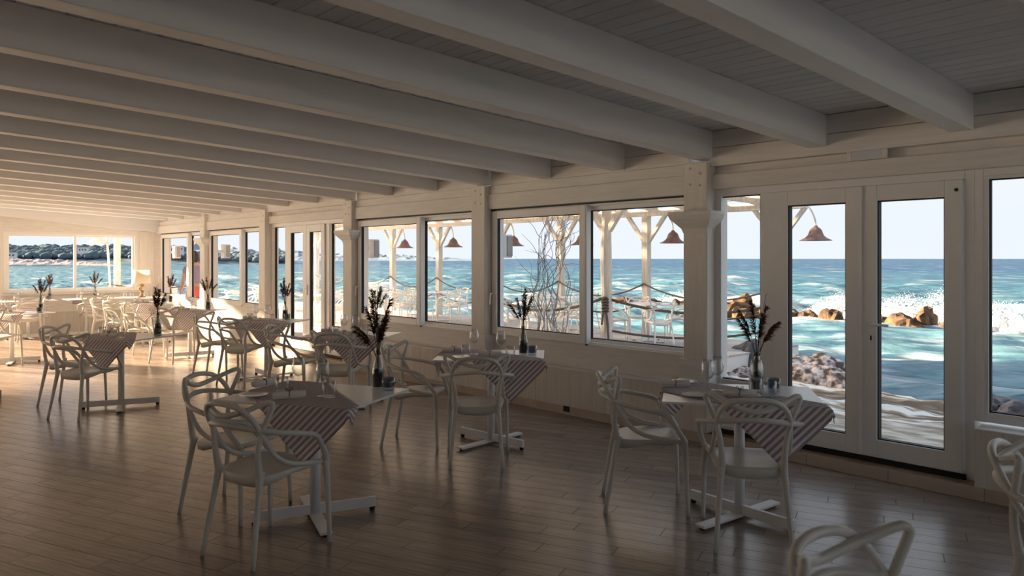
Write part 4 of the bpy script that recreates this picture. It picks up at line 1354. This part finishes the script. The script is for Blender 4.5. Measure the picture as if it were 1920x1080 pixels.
for i, t in enumerate(T):
    a = R(t['r'])
    def wpos(q):
        return (t['x'] + q[0] * math.cos(a) - q[1] * math.sin(a), t['y'] + q[0] * math.sin(a) + q[1] * math.cos(a))
    table(t['x'], t['y'], t['r'], t['f'], TD[i], 'white pedestal tables in the dining room')
    if i < 9:
        runner(t['x'], t['y'], t['r'], 'mauve and white striped runner hanging off ' + t['w'], i)
    else:
        runner(t['x'], t['y'], t['r'], 'striped runner hanging straight off ' + t['w'], i, start=(.02, -.70), ang=90, width=.5, length=1.2)
    w = t['w']
    def on(q):       # height of the surface there: bare top or runner
        dx, dy = q[0] - t['x'], q[1] - t['y']
        x, y = dx * math.cos(a) + dy * math.sin(a), -dx * math.sin(a) + dy * math.cos(a)
        if i >= 9: return ZC if abs(x - .02) < .29 else ZT
        v = -(x - .37) * math.sin(R(135)) + (y + .52) * math.cos(R(135))
        return ZC if abs(v) < .30 else ZT
    vp = t.get('vase') or wpos(LOC['vase'])
    z = on(vp)
    P_vase.put(*vp, z, 0, 'dark-filled bottle vase of dried reeds on ' + w, 'vase', 'bottle vases on the tables')
    P_bq[t['bq']].put(*vp, z + .122, t['bqz'], 'dried brown reed bunch in the vase on ' + w, 'dried flowers', 'reed bunches in the vases')
    cp = t.get('can') or wpos(LOC['can'])
    P_can.put(*cp, on(cp), 0, 'blue ribbed candle glass beside the vase on ' + w, 'candle holder', 'candle glasses on the tables')
    ww = t.get('wine') or [wpos(q) for q in LOC['wine']]
    names = ['left', 'right'] if len(ww) == 2 else ['middle', 'left', 'right']
    if i == 1: names = ['tallest looking back', 'left front', 'right, vase-covering']
    for q, nm in zip(ww, names):
        P_wine.put(*q, on(q), 0, '%s clear stemmed wine glass on %s' % (nm, w), 'wine glass', 'wine glasses on the tables')
    for q, nm in zip(t.get('tum') or [wpos(q) for q in LOC['tum']], ('left', 'right')):
        P_tum.put(*q, on(q), 0, '%s clear water tumbler on %s' % (nm, w), 'glass', 'water tumblers on the tables')
    if i < 9:
        np_ = t.get('nap') or [(*wpos(q), q[2] + t['r']) for q in LOC['nap']]
        for q, nm in zip(np_, ('back left', 'front right')):
            P_nap.put(q[0], q[1], on(q), R(q[2]), '%s rolled napkin on %s' % (nm, w), 'napkin', 'rolled napkins on the tables')
        for q, nm in zip(t.get('pl') or [wpos(q) for q in LOC['pl']], ('small', 'front small')):
            P_pl.put(q[0], q[1], on(q), 0, '%s white side plate on %s' % (nm, w), 'plate', 'side plates on the tables')

G1 = 'white armchairs in the dining room'
for q in [
 (1.80, 3.975, 16.8, 'white openwork armchair in front of the nearest left table, back to camera'),
 (1.929, 4.709, -62.2, 'white openwork armchair at the left end of the nearest left table'),
 (3.908, 3.042, -47.2, 'white armchair seen from the side, left of the table by the double doors'),
 (3.863, 2.282, 36.8, 'white armchair with its back to us before the table by the double doors'),
 (3.779, 5.361, -52.2, 'white armchair seen from the side at the left of the middle table'),
 (3.812, 4.609, 48.8, 'white armchair with its back to us before the middle table under the window'),
 (1.972, 8.537, 28.8, 'dark backlit armchair in front of the left table'),
 (2.021, 9.303, -42.2, 'dark backlit armchair at the left end of the left table'),
 (3.967, 6.999, 39.8, 'armchair with its back to us at the window table behind the big reeds'),
 (3.863, 7.836, -52.2, 'armchair seen from the side left of the window table behind the reeds'),
 (3.98, 9.484, 32.8, 'armchair with its back to us at the table by the narrow double door'),
 (3.956, 10.248, -47.2, 'armchair at the left end of the table by the narrow double door'),
 (3.97, 12.124, 37.8, 'armchair before the fourth window table behind the dark reeds'),
 (3.821, 13.002, -42.2, 'armchair at the left end of the fourth window table'),
 (3.953, 14.637, 32.8, 'armchair before the table near the far corner'),
 (4.009, 15.666, -42.2, 'armchair at the left end of the table near the far corner'),
 (1.867, 13.154, 47.8, 'armchair cut by the left photo edge'),
 (2.95, 16.92, 80, 'sunlit armchair before the left table under the far window'),
 (4.05, 16.92, 85, 'sunlit armchair before the right table under the far window'),
 (1.955, .675, -97.0, 'blurred white chair back rising into the bottom of the photo, nearest the camera'),
 (3.508, .668, -85.0, 'white armchair cut by the right photo edge'),
]:
    chair(*q, G1)

# outdoor furniture on the deck
GO, GT = 'white armchairs on the sea deck', 'white tables on the sea deck'
OT = [(12.055, 9.318, 'the deck table right of the roped post'), (10.75, 10.906, 'the deck table behind the willow twigs'), (12.6, 12.2, 'the deck table at the rope behind the wide window'),
      (11.98, 16.134, 'the deck table in the right half of the second window'), (10.872, 16.9, 'the deck table in the left half of the second window'), (8.877, 16.922, 'the deck table outside the narrow double door'),
      (8.2, 19.6, 'the deck table outside the third window'), (11.6, 19.2, 'the farthest deck table by the rope')]
for i, (x, y, w) in enumerate(OT):
    table(x, y, -8 + 17 * i, 10, 'white outdoor table: ' + w, GT, ZD)
    for ang, nm in ((150 + 14 * i, 'landward'), (235 + 9 * i, 'near-side'), (325 + 11 * i, 'right-hand'), (55 + 5 * i, 'seaward')):
        if (i in (3, 4, 5, 6, 7)) and nm == 'seaward': continue
        rr_ = .66
        oc = chair(x + rr_ * math.cos(R(ang)), y + rr_ * math.sin(R(ang)), ang + 180 + 12 * math.sin(i * 3 + ang), 'white armchair, %s side of %s' % (nm, w), GO, ZD)
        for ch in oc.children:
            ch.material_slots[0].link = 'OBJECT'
            ch.material_slots[0].material = M['chair_daylit']

# ------------------------------------------------------------------ far corner: side table with lamp
t_ = table(4.96, 17.30, -42, 10, 'white table in the far corner carrying the table lamp', 'white pedestal tables in the dining room')
lm = empty('table_lamp', (5.03, 17.25, TH))
MB().lathe([(.0, 0), (.09, 0), (.09, .02), (.03, .03), (.0, .03)], 18).build('base', M['wood'], lm, smooth=True)
MB().tube(spline([(0, 0, .02), (.03, .01, .10), (-.02, .02, .17), (.02, 0, .24), (0, 0, .34)], 5), [.03 + .018 * math.sin(i * 1.3) for i in range(21)], 10).build('driftwood_stem', M['wood'], lm, smooth=True)
MB().lathe([(.185, .30), (.16, .58), (.158, .58), (.183, .30)], 28).build('lamp_shade', M['shade'], lm, smooth=True)
MB().lathe([(.0, .36), (.03, .38), (.03, .44), (.0, .46)], 12).build('bulb', M['lamp_p'], lm, smooth=True)
tag(lm, 'table lamp with white drum shade and driftwood base in the far corner', 'lamp')
for k, (dx, dy) in enumerate(((-.22, .06), (-.14, -.14), (-.30, -.06))):
    P_tum.put(4.96 + dx, 17.30 + dy, ZT, 0, ['left back', 'front', 'outermost left'][k] + ' tumbler beside the table lamp in the far corner', 'glass', 'water tumblers on the tables')
# grey plinth at the left photo edge
pl_ = empty('stone_stand', (1.30, 10.36, 0))
MB().box(-.20, -.20, 0, .20, .20, .10).build('base_slab', M['grey_st'], pl_, bevel=.01)
MB().box(-.165, -.165, .10, .165, .165, .27).build('upper_block', M['grey_st'], pl_, bevel=.015)
tag(pl_, 'low grey stepped stone stand at the left photo edge', 'stand')
# emergency light over the double doors
em = empty('wall_light', (XP - .005, 2.38, 2.335))
MB().box(-.05, -.13, -.045, .0, .13, .045).build('housing', M['wall'], em)
q = MB(); q.box(-.06, -.145, -.047, -.045, -.11, .05); q.box(-.06, .11, -.047, -.045, .145, .05); q.box(-.06, -.11, .035, -.045, .11, .05)
q.build('frame', M['wall'], em, bevel=.003)
MB().box(-.055, -.11, -.045, -.048, .11, .035).build('diffuser', M['lamp_p'], em)
tag(em, 'small white rectangular wall light above the double doors', 'light')
so_ = MB().box(XW - .024, 5.28, .03, XW - .014, 5.36, .085).build('floor_socket', M['black'])
tag(so_, 'small black socket on the skirting left of the double doors', 'socket')

# ------------------------------------------------------------------ the person outside the last window
def skin_body(name, verts, edges, radii, m, parent, root=0, sub=2):
    me = bpy.data.meshes.new(name)
    me.from_pydata(verts, edges, [])
    o = link(name, me, parent)
    sk = o.modifiers.new('skin', 'SKIN')
    sv = me.skin_vertices[0].data if me.skin_vertices else None
    if sv is None:
        bmx = bmesh.new(); bmx.from_mesh(me); bmx.verts.layers.skin.verify(); bmx.to_mesh(me); bmx.free()
        sv = me.skin_vertices[0].data
    for i, r_ in enumerate(radii):
        sv[i].radius = r_ if isinstance(r_, tuple) else (r_, r_)
        sv[i].use_root = (i == root)
    ss = o.modifiers.new('smooth', 'SUBSURF'); ss.levels = sub; ss.render_levels = sub
    me.materials.append(m)
    return o
pe = empty('person', (6.38, 17.92, ZD), R(4))
tag(pe, 'person in a violet top and coral red shorts reaching out, behind the last window', 'person')
bv = [(0, 0, .97), (0, 0, 1.12), (0, 0, 1.32), (0, 0, 1.47), (0, .02, 1.56),
      (.19, 0, 1.43), (.30, .26, 1.36), (.30, .52, 1.34), (.30, .60, 1.33),
      (-.19, 0, 1.43), (-.25, .02, 1.16), (-.24, .14, .95), (-.24, .19, .89),
      (.10, 0, .90), (.12, .03, .50), (.12, 0, .09), (.13, .14, .03),
      (-.10, 0, .90), (-.12, -.02, .50), (-.13, -.06, .09), (-.14, .08, .03)]
be = [(0, 1), (1, 2), (2, 3), (3, 4), (3, 5), (5, 6), (6, 7), (7, 8), (3, 9), (9, 10), (10, 11), (11, 12), (0, 13), (13, 14), (14, 15), (15, 16), (0, 17), (17, 18), (18, 19), (19, 20)]
br_ = [(.15, .11), (.135, .10), (.155, .11), (.10, .08), (.055, .055), .06, .045, .034, .03, .06, .045, .035, .03, .085, .058, .038, .035, .085, .058, .038, .035]
skin_body('body', bv, be, br_, M['skin'], pe)
for s, (hx, hy, hz) in ((1, (.30, .62, 1.33)), (-1, (-.24, .20, .87))):
    for k in range(5):
        sp_ = (k - 1.7) * .019
        if s == 1:
            P = [(hx + sp_, hy, hz), (hx + sp_ * 1.3, hy + .05, hz), (hx + sp_ * 1.4, hy + .085 - .012 * abs(k - 2), hz - .018)]
            if k == 0: P = [(hx - .03, hy - .02, hz), (hx - .06, hy + .01, hz + .01), (hx - .07, hy + .045, hz)]
        else:
            P = [(hx, hy + sp_, hz), (hx + .004, hy + sp_ * 1.2, hz - .05), (hx + .016, hy + sp_ * 1.3, hz - .085 + .012 * abs(k - 2))]
            if k == 0: P = [(hx, hy + .03, hz + .02), (hx + .01, hy + .055, hz - .01), (hx + .015, hy + .06, hz - .04)]
        MB().tube(spline(P, 3), .0095, 6).build('finger', M['skin'], pe, smooth=True)
bmh = bmesh.new(); bmesh.ops.create_uvsphere(bmh, u_segments=20, v_segments=14, radius=1)
for v in bmh.verts:
    x, y, z = v.co
    w_ = .075 * (1 - .22 * max(0, -z))
    v.co = (x * w_, y * .095 * (1 - .15 * max(0, -z)) + .01, z * .115)
meh = bpy.data.meshes.new('head'); bmh.to_mesh(meh); bmh.free(); meh.materials.append(M['skin'])
meh.polygons.foreach_set('use_smooth', [True] * len(meh.polygons))
hd = link('head', meh, pe); hd.location = (0, .03, 1.68)
MB().lathe([(.0, 0), (.013, .004), (.006, .035), (.0, .04)], 8, (0, .108, -.03)).build('nose', M['skin'], hd, smooth=True)
for s in (-1, 1):
    MB().lathe([(.0, 0), (.012, .01), (.0, .02)], 8, (s * .03, .096, .0)).build('eye', M['hair'], hd, smooth=True)
    MB().lathe([(.0, -.03), (.012, -.01), (.016, .015), (.0, .03)], 8, (s * .076, .0, 0)).build('ear', M['skin'], hd, smooth=True)
MB().box(-.025, .088, -.062, .025, .10, -.052).build('mouth', M['red'], hd, bevel=.004)
bmh = bmesh.new(); bmesh.ops.create_uvsphere(bmh, u_segments=20, v_segments=14, radius=1)
for v in bmh.verts:
    x, y, z = v.co
    if y > .3 and z < .35: y = .3; x *= .9
    v.co = (x * .088, y * .108 - .008, z * .122 + .018 - (.05 if z < -.2 and y < 0 else 0))
meh = bpy.data.meshes.new('hair'); bmh.to_mesh(meh); bmh.free(); meh.materials.append(M['hair'])
meh.polygons.foreach_set('use_smooth', [True] * len(meh.polygons))
link('hair', meh, hd)
skin_body('top', [(0, 0, 1.02), (0, 0, 1.14), (0, 0, 1.33), (0, 0, 1.44), (.19, 0, 1.42), (.25, .13, 1.39), (-.19, 0, 1.42), (-.225, .01, 1.28)],
          [(0, 1), (1, 2), (2, 3), (3, 4), (4, 5), (3, 6), (6, 7)], [(.165, .125), (.15, .115), (.172, .125), (.13, .10), .075, .065, .075, .065], M['purple'], pe)
skin_body('shorts', [(0, 0, 1.04), (0, 0, .94), (.10, .005, .84), (.115, .02, .62), (-.10, 0, .84), (-.115, -.01, .62)],
          [(0, 1), (1, 2), (2, 3), (1, 4), (4, 5)], [(.155, .12), (.165, .13), .10, .085, .10, .085], M['red'], pe)
